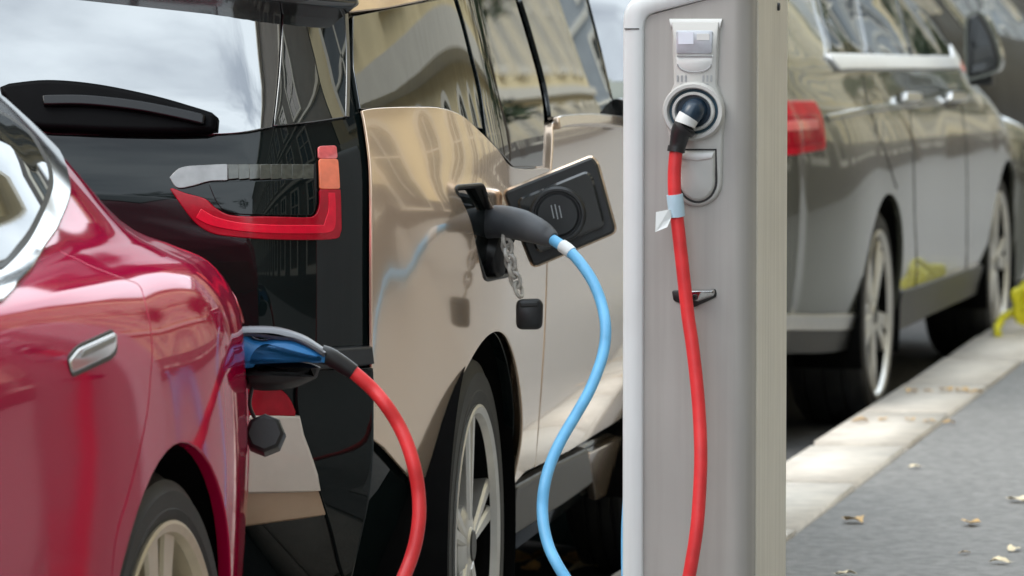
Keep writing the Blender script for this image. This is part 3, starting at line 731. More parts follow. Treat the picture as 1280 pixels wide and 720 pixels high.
    panel('tail_lamp', rear, ll, M['red_lamp'], t, .012, .0030, .004, .002, ro)
    ls = Tr(loop([(246, 272), (264, 281), (300, 288), (345, 291), (402, 291)], [(402, 291), (416, 286), (418, 262), (417, 242)], [(417, 242), (410, 242)], [(410, 242), (410, 262), (404, 282)], [(404, 282), (345, 282), (300, 279), (270, 272), (252, 262)], [(252, 262), (246, 272)]))
    panel('lamp_strip', rear, ls, M['red_strip'], t, .012, .0042, .003, .0012, ro)
    l2 = Tr(rounded([(399, 200), (421, 200), (423.5, 235.5), (400, 235.5)], 2)); panel('indicator_lamp', rear, l2, M['orange_lamp'], t, .012, .0030, .004, .0015, ro)
    l3 = Tr(rounded([(398, 184), (419, 183), (420.5, 198), (398.5, 198)], 3)); panel('upper_lamp', rear, l3, M['pink_lamp'], t, .012, .0030, .004, .0015, ro)
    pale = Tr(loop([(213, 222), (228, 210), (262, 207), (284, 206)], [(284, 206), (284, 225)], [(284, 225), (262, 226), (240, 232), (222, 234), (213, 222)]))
    panel('lamp_bar', rear, pale, M['lamp_bar_grey'], t, .014, .0030, .003, .0012, ro)  # pale bar over the lamp, plain at the left, in pieces to the right
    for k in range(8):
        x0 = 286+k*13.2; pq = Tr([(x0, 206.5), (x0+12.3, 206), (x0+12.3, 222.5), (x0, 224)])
        panel('lamp_bar_piece', rear, pq, M['lamp_bar_dark'], t, .012, .0030, .003, .0012, ro)
    inner = Tr(loop([(262, 230), (300, 228), (391, 224)], [(391, 224), (393, 258), (388, 268)], [(388, 268), (340, 268), (292, 266), (274, 256), (262, 230)]))
    panel('lamp_lens', rear, inner, M['gloss_black'], t, .02, .0034, .003, .0015, ro)
    # wiper
    wp = Tr(loop([(9, 116), (60, 111), (120, 116), (190, 130), (240, 144), (265, 152)], [(265, 152), (265, 161)], [(265, 161), (200, 162), (100, 159), (38, 152), (9, 116)]))
    panel('rear_wiper', rear, wp, M['wiper'], t, .02, .022, .02, .012, ro)
    wb = Tr([(60, 133), (110, 133), (170, 139), (220, 148), (256, 156)])
    panel('wiper_glint_ridge', rear, band(spline(wb, 5), .005, .005), M['wiper_gloss'], t, .015, .034, .012, .004, ro)  # glossy ridge added to give the wiper its highlight
    # tailgate lower edge, bumper pieces
    bp = Tr(loop([(60, 448), (200, 447), (330, 445), (459, 436)], [(459, 436), (461, 452)], [(461, 452), (330, 461), (60, 464)], [(60, 464), (60, 448)]))
    panel('bumper_shelf', rear, bp, M['plastic'], t, .03, .012, .02, .006, ro)
    c1 = Tl(loop([(462, 462), (464, 520), (472, 556)], [(472, 556), (508, 600), (540, 632)], [(540, 632), (520, 735)], [(520, 735), (442, 735), (412, 650), (376, 528), (372, 480)], [(372, 480), (375, 466), (420, 462), (462, 462)]))
    panel('bumper_corner', rlow, c1, M['gloss_black'], t, .03, .008, .012, .006, ro)
    c2 = Tl([(190, 519), (371, 522), (375, 543), (397, 609), (190, 612)])
    panel('bumper_panel', rlow, c2, M['plate'], t, .03, .012, .02, .006, ro)
    c3 = Tl([(190, 614), (398, 611), (406, 640), (190, 668)])
    panel('bumper_lip', rlow, c3, M['tan'], t, .03, .006, .02, .006, ro)
    rf = Tl(loop([(180, 484), (307, 483), (335, 482), (356, 495), (367, 517)], [(367, 517), (300, 516), (180, 516)], [(180, 516), (180, 484)]))
    panel('bumper_red_strip', rlow, rf, M['red_lamp'], t, .02, .010, .012, .004, ro)  # red strip across the lower bumper
    # --- charging port: black well, lid with its boss and print
    nP = F.X
    wl = Ts(rounded([(566, 234), (601, 231), (633.5, 344), (604, 350)], 5))
    pw = side(wl[:, 0], wl[:, 1])+F.X*.003
    n = len(pw); inn = pw.mean(0)+(pw-pw.mean(0))*.9-F.X*.055
    mb = MB(); mb.add(list(pw)+list(inn), [(i, (i+1) % n, n+(i+1) % n, n+i) for i in range(n)]+[tuple(range(n, 2*n))])
    wd = bpy.data.objects.new('charging_port', None); link(wd); set_parent(wd, t)
    mb.build('port_well', M['plastic'], wd)
    rim = MB(); rim.tube(np.concatenate([pw, pw[:1], pw[1:2]]), .0045, 8, cap=False); rim.build('port_seal', M['seal'], wd)
    pc = pw.mean(0)
    pk = MB(); pk.lathe([(.001, .0), (.033, .0), (.036, -.004), (.036, -.05)], pc-F.X*.02+F.P(0, .03, .03)-F.O, F.X, 32); pk.build('port_socket', M['plug_black'], wd)
    hinge = plane_pts([(628, 285)], pc, F.X)[0] if False else side(Ts([(627, 285)])[:, 0], Ts([(627, 285)])[:, 1])[0]+F.X*.01
    nl = -F.A*math.cos(R(8))+F.X*math.sin(R(8)); 
    ax = np.cross(Z, nl); ax /= np.linalg.norm(ax); ay = np.cross(nl, ax)
    def lid(pts): q = plane_pts(pts, hinge, nl)-hinge; return np.stack([q @ ax, q @ ay], 1)
    lo = lid(rounded([(626, 239), (740, 193), (749, 203), (773, 291), (665, 337)], 10))
    lidt = bpy.data.objects.new('charging_flap', None); link(lidt); set_parent(lidt, t)
    m1 = MB(); m1.prism(lo, hinge-nl*.022, [ax, ay, nl], .022, .005); m1.build('flap_shell', br, lidt)
    m1 = MB(); m1.prism(grow(lo, -.0035), hinge+nl*.0, [ax, ay, nl], .006, .004); m1.build('flap_lining', M['plastic'], lidt)
    li = lid(rounded([(645, 249), (733, 213), (741, 220), (757, 282), (672, 317)], 9))
    m1 = MB(); m1.prism(li, hinge+nl*.006, [ax, ay, nl], .009, .004); m1.build('flap_pad', M['black_paint'], lidt)
    cc = lid([(697, 268)])[0]; r_ = .047
    m1 = MB(); m1.lathe([(.001, .012), (r_-.012, .012), (r_-.008, .008), (r_-.006, .008), (r_-.004, .013), (r_, .013), (r_+.004, .008), (r_+.004, 0)], hinge+ax*cc[0]+ay*cc[1]+nl*.012, nl, 48); m1.build('flap_boss', M['plastic'], lidt)
    m1 = MB()
    for k, (dx, hh) in enumerate(((-.007, .024), (.0, .027), (.007, .022))):
        g = R(12); c = hinge+ax*(cc[0]+dx-.002)+ay*(cc[1]+.006)+nl*.0265
        m1.box(c, (.0022, hh, .001), [ax*math.cos(g)+ay*math.sin(g), ay*math.cos(g)-ax*math.sin(g), nl])
    m1.build('flap_print', M['print_grey'], lidt, smooth=False)
    hg = MB(); hg.tube([side(Ts([(622, 300)])[:, 0], Ts([(622, 300)])[:, 1])[0], hinge+ax*.01-ay*.02], .007, 8); hg.build('flap_hinge', M['plastic'], lidt)
    # door mirror
    mm = MB()
    mp_ = plane_pts([(742, 148), (756, 133), (768, 122), (786, 127), (802, 140), (802, 160), (776, 158)], F.P(.06, 1.75, 1.1), -F.A); ctr = F.P(.06, 1.75, 1.1)
    q = np.stack([(mp_-ctr) @ F.X, (mp_-ctr)[:, 2]], 1)
    mm.prism(rounded(q, .02), ctr, [F.X, Z, F.A], .09, .02); mm.build('door_mirror', M['black_paint'], t)
    # wheels
    for s_ in (0, 2.57):
        housing(t, None, F.P(-.014, s_, .35), F.X, F.A, .39, .36)
        wheel(t, F.P(-.035 if s_ == 0 else -.03, s_, .35), F.X, .35, .245, .175, M['rim_silver'], 5, .12, .05 if s_ == 0 else .3, sw=.016, thick=.026)
        wheel(t, F.P(-W+.03, s_, .35), -F.X, .35, .245, .175, M['rim_silver'], 5, .13, .3, sw=.02, thick=.024)
    u = MB(); u.box(F.P(-W/2, 1.2, .34), (W-.5, 3.4, .22), [F.X, F.A, Z]); u.build('underbody', M['liner'], t, smooth=False)
beige_car()

# ------------------------------------------------------------------ grey beige estate farther along (tail towards the camera)
CARK = [
 (-1.12, [-.90]*11+[-.92], [.3, .42, .6, .76, .86, .92, .95, .97, .985, .995, 1.0, 1.0]),
 (-1.07, [-.30, -.26, -.24, -.24, -.25, -.28, -.31, -.34, -.42, -.52, -.65, -.92], [.29, .42, .62, .79, .90, .965, .99, 1.005, 1.02, 1.035, 1.045, 1.05]),
 (-1.02, [-.19, -.15, -.13, -.13, -.14, -.17, -.20, -.23, -.32, -.44, -.6, -.92], [.285, .42, .62, .795, .91, .98, 1.02, 1.05, 1.09, 1.13, 1.16, 1.18]),
 (-.92, [-.16, -.12, -.10, -.10, -.11, -.14, -.17, -.2, -.29, -.41, -.58, -.92], [.28, .42, .62, .8, .92, 1.0, 1.05, 1.09, 1.18, 1.28, 1.34, 1.36]),
 (-.6, [-.09, -.05, -.03, -.03, -.045, -.075, -.105, -.13, -.22, -.34, -.5, -.92], [.26, .42, .62, .8, .92, 1.0, 1.05, 1.10, 1.21, 1.35, 1.43, 1.46]),
 (0, [-.06, -.02, 0, 0, -.02, -.05, -.075, -.10, -.2, -.32, -.48, -.92], [.25, .42, .62, .80, .92, 1.0, 1.05, 1.10, 1.22, 1.36, 1.46, 1.50]),
 (1.3, [-.06, -.02, 0, 0, -.02, -.05, -.075, -.10, -.2, -.32, -.48, -.92], [.25, .42, .62, .78, .89, .97, 1.01, 1.05, 1.20, 1.36, 1.46, 1.51]),
 (1.9, [-.06, -.02, 0, 0, -.02, -.05, -.075, -.10, -.19, -.29, -.43, -.92], [.25, .42, .62, .775, .88, .95, .995, 1.04, 1.19, 1.32, 1.40, 1.44]),
 (2.3, [-.06, -.02, 0, 0, -.02, -.05, -.075, -.10, -.16, -.25, -.42, -.92], [.25, .42, .62, .77, .87, .94, .98, 1.02, 1.10, 1.17, 1.21, 1.23]),
 (2.6, [-.06, -.02, 0, 0, -.02, -.05, -.085, -.13, -.25, -.42, -.6, -.92], [.25, .42, .61, .76, .86, .915, .95, .975, .99, 1.0, 1.01, 1.02]),
 (3.0, [-.07, -.03, -.01, -.02, -.06, -.12, -.2, -.3, -.45, -.6, -.75, -.92], [.25, .42, .6, .73, .82, .87, .90, .92, .935, .945, .95, .955]),
 (3.42, [-.22, -.17, -.15, -.16, -.2, -.27, -.35, -.45, -.55, -.68, -.8, -.92], [.25, .42, .55, .66, .73, .77, .79, .805, .815, .825, .83, .835]),
 (3.60, [-.90]*11+[-.92], [.27, .42, .52, .6, .64, .66, .67, .68, .685, .69, .695, .70])]
def parked(F, label, paint, group=None):
    W = 1.84; Z = np.array([0, 0, 1.0])
    t = thing('parked_car', label, 'car', tuple(F.P(-W/2, 0, 0)), group)
    S = Loft(F, CARK); k = S.K
    o = [(-1.11, 0)]+S.arch(0, .33, .37)+S.arch(2.71, .33, .37)+[(3.59, 0), (3.59, k*11), (-1.11, k*11)]
    panel('body', S, o, paint, t, .05, 0, .018, .003, F.X+Z*.5-F.A*.3, width=W, frame=F)
    for s_ in (0, 2.71):
        housing(t, None, F.P(-.012, s_, .33), F.X, F.A, .377, .34)
        wheel(t, F.P(-.03, s_, .33), F.X, .33, .25, .23, M['rim_silver'], 5, .15, .62 if s_ == 0 else .2, sw=.026, thick=.025)
        wheel(t, F.P(-W+.03, s_, .33), -F.X, .33, .25, .23, M['rim_silver'], 5, .15, .3, sw=.026, thick=.025)
    u = MB(); u.box(F.P(-W/2, 1.2, .30), (W-.45, 4.2, .2), [F.X, F.A, Z]); u.build('underbody', M['liner'], t, smooth=False)
    return t, S, W
def estate():
    hub = at(1097, 397, 15.3); F = Frame((hub[0]+.03, hub[1]), R(-1.7)); Z = np.array([0, 0, 1.0])
    t, S, W = parked(F, 'grey beige estate car parked behind the charging post, chrome strip under its windows', M['grey_paint'])
    T = Tracer(S, (-1.08, 3.4), (0, 1.3), (240, 200)); k = S.K
    estate.T, estate.S = T, S
    g = M['far_glass']
    bot = lambda x: 71 + (x-1036)*.058
    panel('window_surround', S, T([(1005, -30), (1031, 74), (1209, 86), (1200, 62), (1166, -4), (1160, -30)]), M['black_paint'], t, .04, .004, .008, .002, F.X)
    panel('quarter_window', S, T([(1012, -28), (1036, 68), (1073, 70), (1056, -28)]), g, t, .04, .008, .006, .002, F.X)
    panel('rear_side_window', S, T([(1064, -28), (1081, 70), (1128, 73), (1104, -28)]), g, t, .04, .008, .006, .002, F.X)
    panel('front_side_window', S, T([(1112, -28), (1140, 74), (1196, 77), (1188, 52), (1158, -6), (1148, -28)]), g, t, .04, .008, .006, .002, F.X)
    panel('window_trim', S, T([(1033, 71)]+[(x, 71+(x-1036)*.022) for x in range(1048, 1210, 14)]+[(1208, 86)]+[(x, 86.5-(x-1046)*.005) for x in range(1196, 1050, -14)]+[(1046, 87)]), M['trim_sky_white'], t, .03, .014, .012, .006, F.X)
    panel('mirror_triangle', S, T([(1180, 10), (1198, 46), (1208, 74), (1196, 77), (1180, 40)]), M['plastic'], t, .03, .012, .01, .003, F.X)
    def skin(a_, z_):                # the body surface by length and height, for the lamp that wraps the corner
        a_, z_ = np.asarray(a_, float), np.asarray(z_, float); lo, hi = np.zeros_like(a_), np.full_like(a_, k*7.0)
        for _ in range(32):
            mid = (lo+hi)/2; up_ = S.oz(a_, mid)[:, 1] < z_; lo = np.where(up_, mid, lo); hi = np.where(up_, hi, mid)
        return S(a_, (lo+hi)/2)
    aa = np.linspace(-1.06, -.5, 400); uu = proj(skin(aa, np.full(400, .93)))[0]; sr = float(np.interp(1027, uu[np.argmin(uu):], aa[np.argmin(uu):]))
    estate.sr = sr
    lens = rounded([(-1.072, .852), (sr-.012, .862), (sr, .955), (sr-.004, .992), (-1.072, 1.0)], .012)
    panel('tail_lamp', skin, lens, M['far_red_lamp'], t, .014, .008, .016, .005, F.X-F.A)
    panel('lamp_core', skin, rounded([(-1.070, .872), (sr-.03, .88), (sr-.022, .955), (-1.070, .962)], .012), M['red_lamp'], t, .014, .011, .005, .002, F.X-F.A)
    panel('lamp_band', skin, rounded([(-1.070, .918), (sr-.06, .918), (sr-.055, .94), (-1.070, .942)], .006), M['pink_lamp'], t, .012, .014, .005, .002, F.X-F.A)
    for (x, y) in ((1130, 121), (1187, 120)):
        panel('door_handle', S, T(rounded([(x-7, y), (x+12, y+1), (x+12, y+8), (x-6, y+8)], 2)), M['satin'], t, .015, .03, .02, .006, F.X)
        panel('handle_recess', S, T(rounded([(x-8, y+8), (x+11, y+9), (x+8, y+15), (x-6, y+15)], 3)), M['plastic'], t, .015, .001, .004, .001, F.X)
    for pth in ([(1136, 90), (1138, 150), (1143, 250), (1146, 330), (1141, 385)], [(1200, 88), (1204, 150), (1209, 250), (1207, 345)], [(1078, 90), (1092, 150), (1112, 205), (1121, 235)]):
        q = T(pth); panel('door_gap', S, band(spline(q, 5), .0018, .0018), M['seal'], t, .03, .0015, .002, .0005, F.X)
    q = T([(1034, 147), (1070, 140), (1110, 134), (1160, 129), (1215, 122)])
    panel('side_crease', S, band(spline(q, 4), .006, .006), M['grey_paint'], t, .03, .006, .008, .006, F.X)
    panel('bumper_trim', S, T([(960, 394), (1020, 395), (1074, 393), (1072, 409), (1020, 411), (960, 411)]), M['satin'], t, .03, .008, .012, .004, F.X-F.A)
    panel('bumper_lower', S, T([(960, 413), (1020, 413), (1071, 411), (1056, 440), (1036, 456), (960, 458)]), M['plastic'], t, .03, .005, .012, .003, F.X-F.A)
    a0, a1 = .40, 2.31
    panel('sill', S, [(a0, .0), (a1, .0), (a1, k*.62), (a0, k*.75)], M['plastic'], t, .04, .008, .012, .004, F.X)
    # tail: window, handle strip and plate recess
    panel('rear_window', S, [(-1.055, k*8.3), (-.70, k*9.1), (-.66, k*11), (-1.068, k*11)], M['rear_glass'], t, .05, .004, .006, .002, Z-F.A, width=W, frame=F)
    # mirror
    ctr = F.P(.10, 1.95, 1.05); m = MB()
    d = (plane_pts([(1206, 28), (1214, 16), (1226, 14), (1240, 34), (1250, 62), (1252, 78), (1246, 90), (1222, 98), (1207, 94)], ctr, -F.A)-ctr)
    q = np.stack([d @ F.X, d[:, 2]], 1); q = spline(q, 4, True)
    mr = bpy.data.objects.new('door_mirror', None); link(mr); set_parent(mr, t)
    m.prism(q, ctr, [F.X, Z, F.A], .13, .05); m.build('mirror_shell', M['grey_paint'], mr)
    m = MB(); m.prism(grow(q, -.010), ctr-F.A*.0, [F.X, Z, -F.A], .012, .006); m.build('mirror_bezel', M['plastic'], mr)
    m = MB(); m.prism(grow(q, -.022), ctr-F.A*.012, [F.X, Z, -F.A], .003, .001); m.build('mirror_glass', M['black_paint'], mr)
    m = MB(); m.box(F.P(.0, 2.03, 1.0), (.08, .05, .04), [F.X, F.A, Z]); m.build('mirror_arm', M['plastic'], mr)
estate()
def front_car():
    p = at(1250, 250, 21.0); F = Frame((p[0]+.05, p[1]), R(-1.0)); Z = np.array([0, 0, 1.0])
    t, S, W = parked(F, 'black car at the right edge of the picture, ahead of the grey beige estate', M['dull_black'])
    k = S.K
    panel('rear_window', S, [(-1.02, k*7.6), (-.62, k*7.9), (-.60, k*11), (-1.06, k*11)], M['rear_glass'], t, .05, .004, .006, .002, Z-F.A, width=W, frame=F)
    for on in (False, True): panel('tail_lamp', S, [(-1.06, k*4.3), (-.80, k*4.4), (-.84, k*5.8), (-1.06, k*6.2)], M['pink_lamp'], t, .04, .004, .006, .002, F.X-F.A, width=W if on else None, frame=F, only=on)
    panel('side_window', S, [(-.5, k*7.1), (1.9, k*7.1), (1.3, k*9.3), (-.5, k*9.3)], M['glass'], t, .06, .004, .006, .002, F.X, width=W, frame=F)
front_car()

# ------------------------------------------------------------------ charging post
Z3 = np.array([0, 0, 1.0]); X3 = np.array([1.0, 0, 0]); Y3 = np.array([0, 1.0, 0])
P0 = at(782, 360, 8.0); YF = P0[1]                     # front plane of the post
def fp(pts): q = plane_pts(pts, np.array([0, YF, 0]), -Y3); return q[:, [0, 2]]
def charging_post():
    xl = fp([(779, 200)])[0][0]; xr = xl+.205; dep = .37; zt = fp([(800, 1)])[0][1]
    t = thing('charging_post', 'tall grey and white charging post with a red cable in its socket', 'charging post', ((xl+xr)/2, YF+dep/2, PZ))
    sl = math.tan(R(15))
    wf = .0335                                           # width of the pale edge frame
    # body: sheet casing with a rounded front right edge, sloping top
    r = .030; pl = [(xl+wf, YF)]
    pl += [(xr-r+r*math.sin(g), YF+r-r*math.cos(g)) for g in np.linspace(0, math.pi/2, 10)]
    pl += [(xr, YF+dep), (xl+wf, YF+dep)]
    top = lambda x: zt-.034+(x-xl)*sl
    n = len(pl); v = [(x, y, PZ) for x, y in pl]+[(x, y, top(x)) for x, y in pl]
    b = MB(); b.add(v, [(i, (i+1) % n, n+(i+1) % n, n+i) for i in range(n)]+[tuple(range(n, 2*n))])
    # the side face carries a lighter copy of the post paint, for bounced light
    b.build('housing', M['post_grey'], t, auto=60)
    side = MB(); side.box((xr+.001, YF+(r+dep)/2+.012, (PZ+top(xr))/2), (.003, dep-r-.024, top(xr)-PZ-.012)); side.build('side_lit_panel', M['post_side_lit'], t, smooth=False)
    sc = MB(); sc.lathe([(.001, .004), (.006, .004), (.007, .0)], (xr+.002, YF+.26, fp([(980, 10)])[0][1]), X3, 16); sc.build('screw', M['plastic'], t)
    # pale frame: left edge strip bending over the top
    path = [(xl, PZ)]; rr = .034
    c0 = np.array([xl, zt+.0]);
    out = [(xl, PZ), (xl, zt-.035)]+[tuple(p) for p in spline([(xl, zt-.035), (xl+.003, zt-.015), (xl+.014, zt+.001), (xl+.034, zt+.010)], 4)[1:]]+[(xr+.004, zt+.010+(xr-xl-.03)*sl)]
    inn = [(xl+wf, PZ), (xl+wf, zt-.045)]+[tuple(p) for p in spline([(xl+wf, zt-.045), (xl+wf+.002, zt-.032), (xl+wf+.008, zt-.023), (xl+wf+.02, zt-.018)], 4)[1:]]+[(xr+.004, zt-.018+(xr-xl-wf-.02)*sl)]
    fr = MB(); no = len(out); V = []; e = .006; dd = dep+.012
    o3 = lambda q, y: [(x, y, z) for x, z in q]
    oo, ii = np.array(out), np.array(inn)
    mid = (oo+ii)/2; on = oo-(oo-ii)/np.linalg.norm(oo-ii, axis=1)[:, None]*e; in_ = ii+(oo-ii)/np.linalg.norm(oo-ii, axis=1)[:, None]*e*.6
    rings = [o3(oo, YF+dd), o3(oo, YF-.006+e), o3(on*.7+oo*.3, YF-.006+e*.3), o3(on, YF-.006), o3(in_, YF-.006), o3(ii, YF-.006+e*.6), o3(ii, YF+.004), o3(ii, YF+dd)]
    for q in rings: V += q
    F_ = [(k*no+i, k*no+i+1, (k+1)*no+i+1, (k+1)*no+i) for k in range(len(rings)-1) for i in range(no-1)]
    m = len(rings); F_ += [tuple(k*no+no-1 for k in range(m)), tuple(k*no for k in range(m))]
    fr.add(V, F_); fr.build('frame', M['post_white'], t, auto=60)
    jz = fp([(790, 36)])[0][1]
    j = MB(); j.box((xl+wf/2-.002, YF-.0055, jz), (wf-.010, .003, .0018)); j.build('frame_joint', M['seal'], t, smooth=False)
    # --- socket module
    def plate(name, pts, m, y0, d, bev=.003, parent=t):
        b = MB(); p = np.asarray(pts); b.prism(p, (0, YF-y0, 0), [X3, Z3, -Y3], d, bev); return b.build(name, m, parent, auto=50)
    U = lambda cx, y0, y1, w0, w1=None: fp([(cx-w0, y0), (cx+w0, y0)]+[(cx+(w1 or w0)*math.cos(g), y1-(w1 or w0)+ (w1 or w0)*math.sin(g)) for g in np.linspace(0, math.pi, 18)])
    mod = bpy.data.objects.new('socket_module', None); link(mod); set_parent(mod, t)
    plate('module_plate', fp([(840, 26), (900, 26), (899, 60), (897, 105)]+[(905, 125), (906, 150), (904, 170), (903, 222)]+[(871.5+31.5*math.cos(g), 226+32*math.sin(g)) for g in np.linspace(.02, math.pi-.02, 18)]+[(841, 222), (837, 170), (833, 150), (834, 125), (843, 105), (841, 60)]), M['module'], -.001, .008, .004, mod)
    plate('cap_strip', fp([(837, 23.5), (903, 23.5), (901, 36), (839, 36)]), M['module_pale'], -.005, .010, .003, mod)
    plate('screen', fp(rounded([(846, 38), (892, 38), (891, 67), (846.5, 67)], 3)), M['screen'], .006, .003, .001, mod)
    plate('screen_print', fp([(849, 40), (868, 40), (868, 55), (849, 55)]), M['screen_pale'], .009, .0006, 0, mod)
    plate('screen_print', fp([(872, 42), (888, 42), (888, 50), (872, 50)]), M['module_pale'], .009, .0006, 0, mod)
    arc = lambda y, w, s: [(869+w*math.cos(g), y+s*math.sin(g)) for g in np.linspace(0, math.pi, 16)]
    plate('card_reader', fp([(892, 69), (891.5, 78)]+arc(80, 22.5, 12)+[(846.5, 78), (846.5, 69)]), M['module_pale'], .006, .002, .0012, mod)
    b = MB(); ps = fp([(892, 70), (846.5, 70)]); b.box((ps[:, 0].mean(), YF-.009, ps[0][1]), (.056, .002, .0016))
    ps = fp(arc(80, 21, 10)); b.tube([(x, YF-.0085, z) for x, z in ps], .0009, 6); b.build('reader_outline', M['print_grey'], mod)
    b = MB()
    for x in (848, 853, 858, 880, 885, 890):
        q = fp([(x, 98)])[0]; b.box((q[0], YF-.0073, q[1]), (.0028, .0010, .010))
    q = fp([(869, 105)])[0]; b.box((q[0], YF-.0073, q[1]), (.045, .001, .0014))
    b.build('icon_print', M['print_grey'], mod, smooth=False)
    # socket ring with a deep dark well
    cx, cz = fp([(868.5, 139)])[0]
    rg = MB()
    ell = lambda rx, rz, y: [(cx+rx*math.cos(g), y, cz+rz*math.sin(g)) for g in np.linspace(0, 2*math.pi, 48, endpoint=False)]
    k = 1/790.0
    rings = [ell(39*k, 37*k, YF-.004), ell(39*k, 36*k, YF-.016), ell(37*k, 34*k, YF-.020), ell(33*k, 30*k, YF-.020), ell(31.5*k, 28.5*k, YF-.016), ell(31*k, 28*k, YF-.0075)]
    V = sum(rings, []); rg.add(V, [(q*48+i, q*48+(i+1) % 48, (q+1)*48+(i+1) % 48, (q+1)*48+i) for q in range(5) for i in range(48)])
    rg.build('socket_ring', M['module'], mod)
    rg = MB(); rings = [ell(31*k, 28*k, YF-.0085), ell(26*k, 24*k, YF-.0075)]
    rg.add(sum(rings, []), [(i, (i+1) % 48, 48+(i+1) % 48, 48+i) for i in range(48)]); rg.build('socket_groove', M['socket_blue'], mod)
    rg = MB(); rings = [ell(27*k, 24.5*k, YF-.008), ell(27*k, 24.5*k, YF-.015), ell(25.5*k, 23*k, YF-.017), ell(23.5*k, 21*k, YF-.017), ell(22*k, 20*k, YF-.014), ell(22*k, 20*k, YF-.0078)]
    rg.add(sum(rings, []), [(q*48+i, q*48+(i+1) % 48, (q+1)*48+(i+1) % 48, (q+1)*48+i) for q in range(5) for i in range(48)]); rg.build('socket_collar', M['module'], mod)
    rg = MB(); rg.add(ell(22.5*k, 20.5*k, YF-.0086), [tuple(range(48))]); rg.build('socket_well', M['socket_dark'], mod)
    # lower cover flap: a sunk U with a lit edge
    u = fp([(851, 188), (895, 188), (895, 222)]+[(873+22*math.cos(g), 226+25*math.sin(g)) for g in np.linspace(.05, math.pi-.05, 18)]+[(851, 222)])
    plate('flap_gap', grow(u, .0035), M['seal'], .0065, .0012, 0, mod)
    plate('cover_flap', u, M['module'], .007, .006, .0045, mod)
    lp = fp([(852, 190), (894, 190), (892, 198), (873, 201), (854, 198)])
    plate('flap_lip', lp, M['module_pale'], .012, .004, .002, mod)
    # lock: chrome lever on a dark plate
    lk = bpy.data.objects.new('lock', None); link(lk); set_parent(lk, t)
    plate('lock_plate', fp(rounded([(840, 363), (895, 361), (896, 371), (868, 384), (842, 376)], 3)), M['plastic'], .0, .003, .001, lk)
    plate('lock_lever', fp(rounded([(862, 362), (894, 361), (894, 369), (872, 377), (863, 374)], 3)), M['chrome'], .003, .009, .004, lk)
    q = fp([(870, 371)])[0]
    b = MB(); b.lathe([(.001, .004), (.004, .004), (.005, .0)], (q[0], YF-.012, q[1]), -Y3, 20); b.build('keyhole', M['seal'], lk)
    ft = MB(); ft.box(((xl+xr)/2, YF+dep/2, PZ+.006), (.28, dep+.08, .012)); ft.build('base_plate', M['post_grey'], t, smooth=False)
    # second socket on the back, where the blue cable ends
    sk = MB(); sk.lathe([(.045, 0), (.045, .016), (.034, .02), (.032, .005), (.001, .005)], (xl+.10, YF+dep, .93), Y3, 32); sk.build('rear_socket', M['module'], t)
    charging_post.xl, charging_post.xr, charging_post.dep = xl, xr, dep
charging_post()

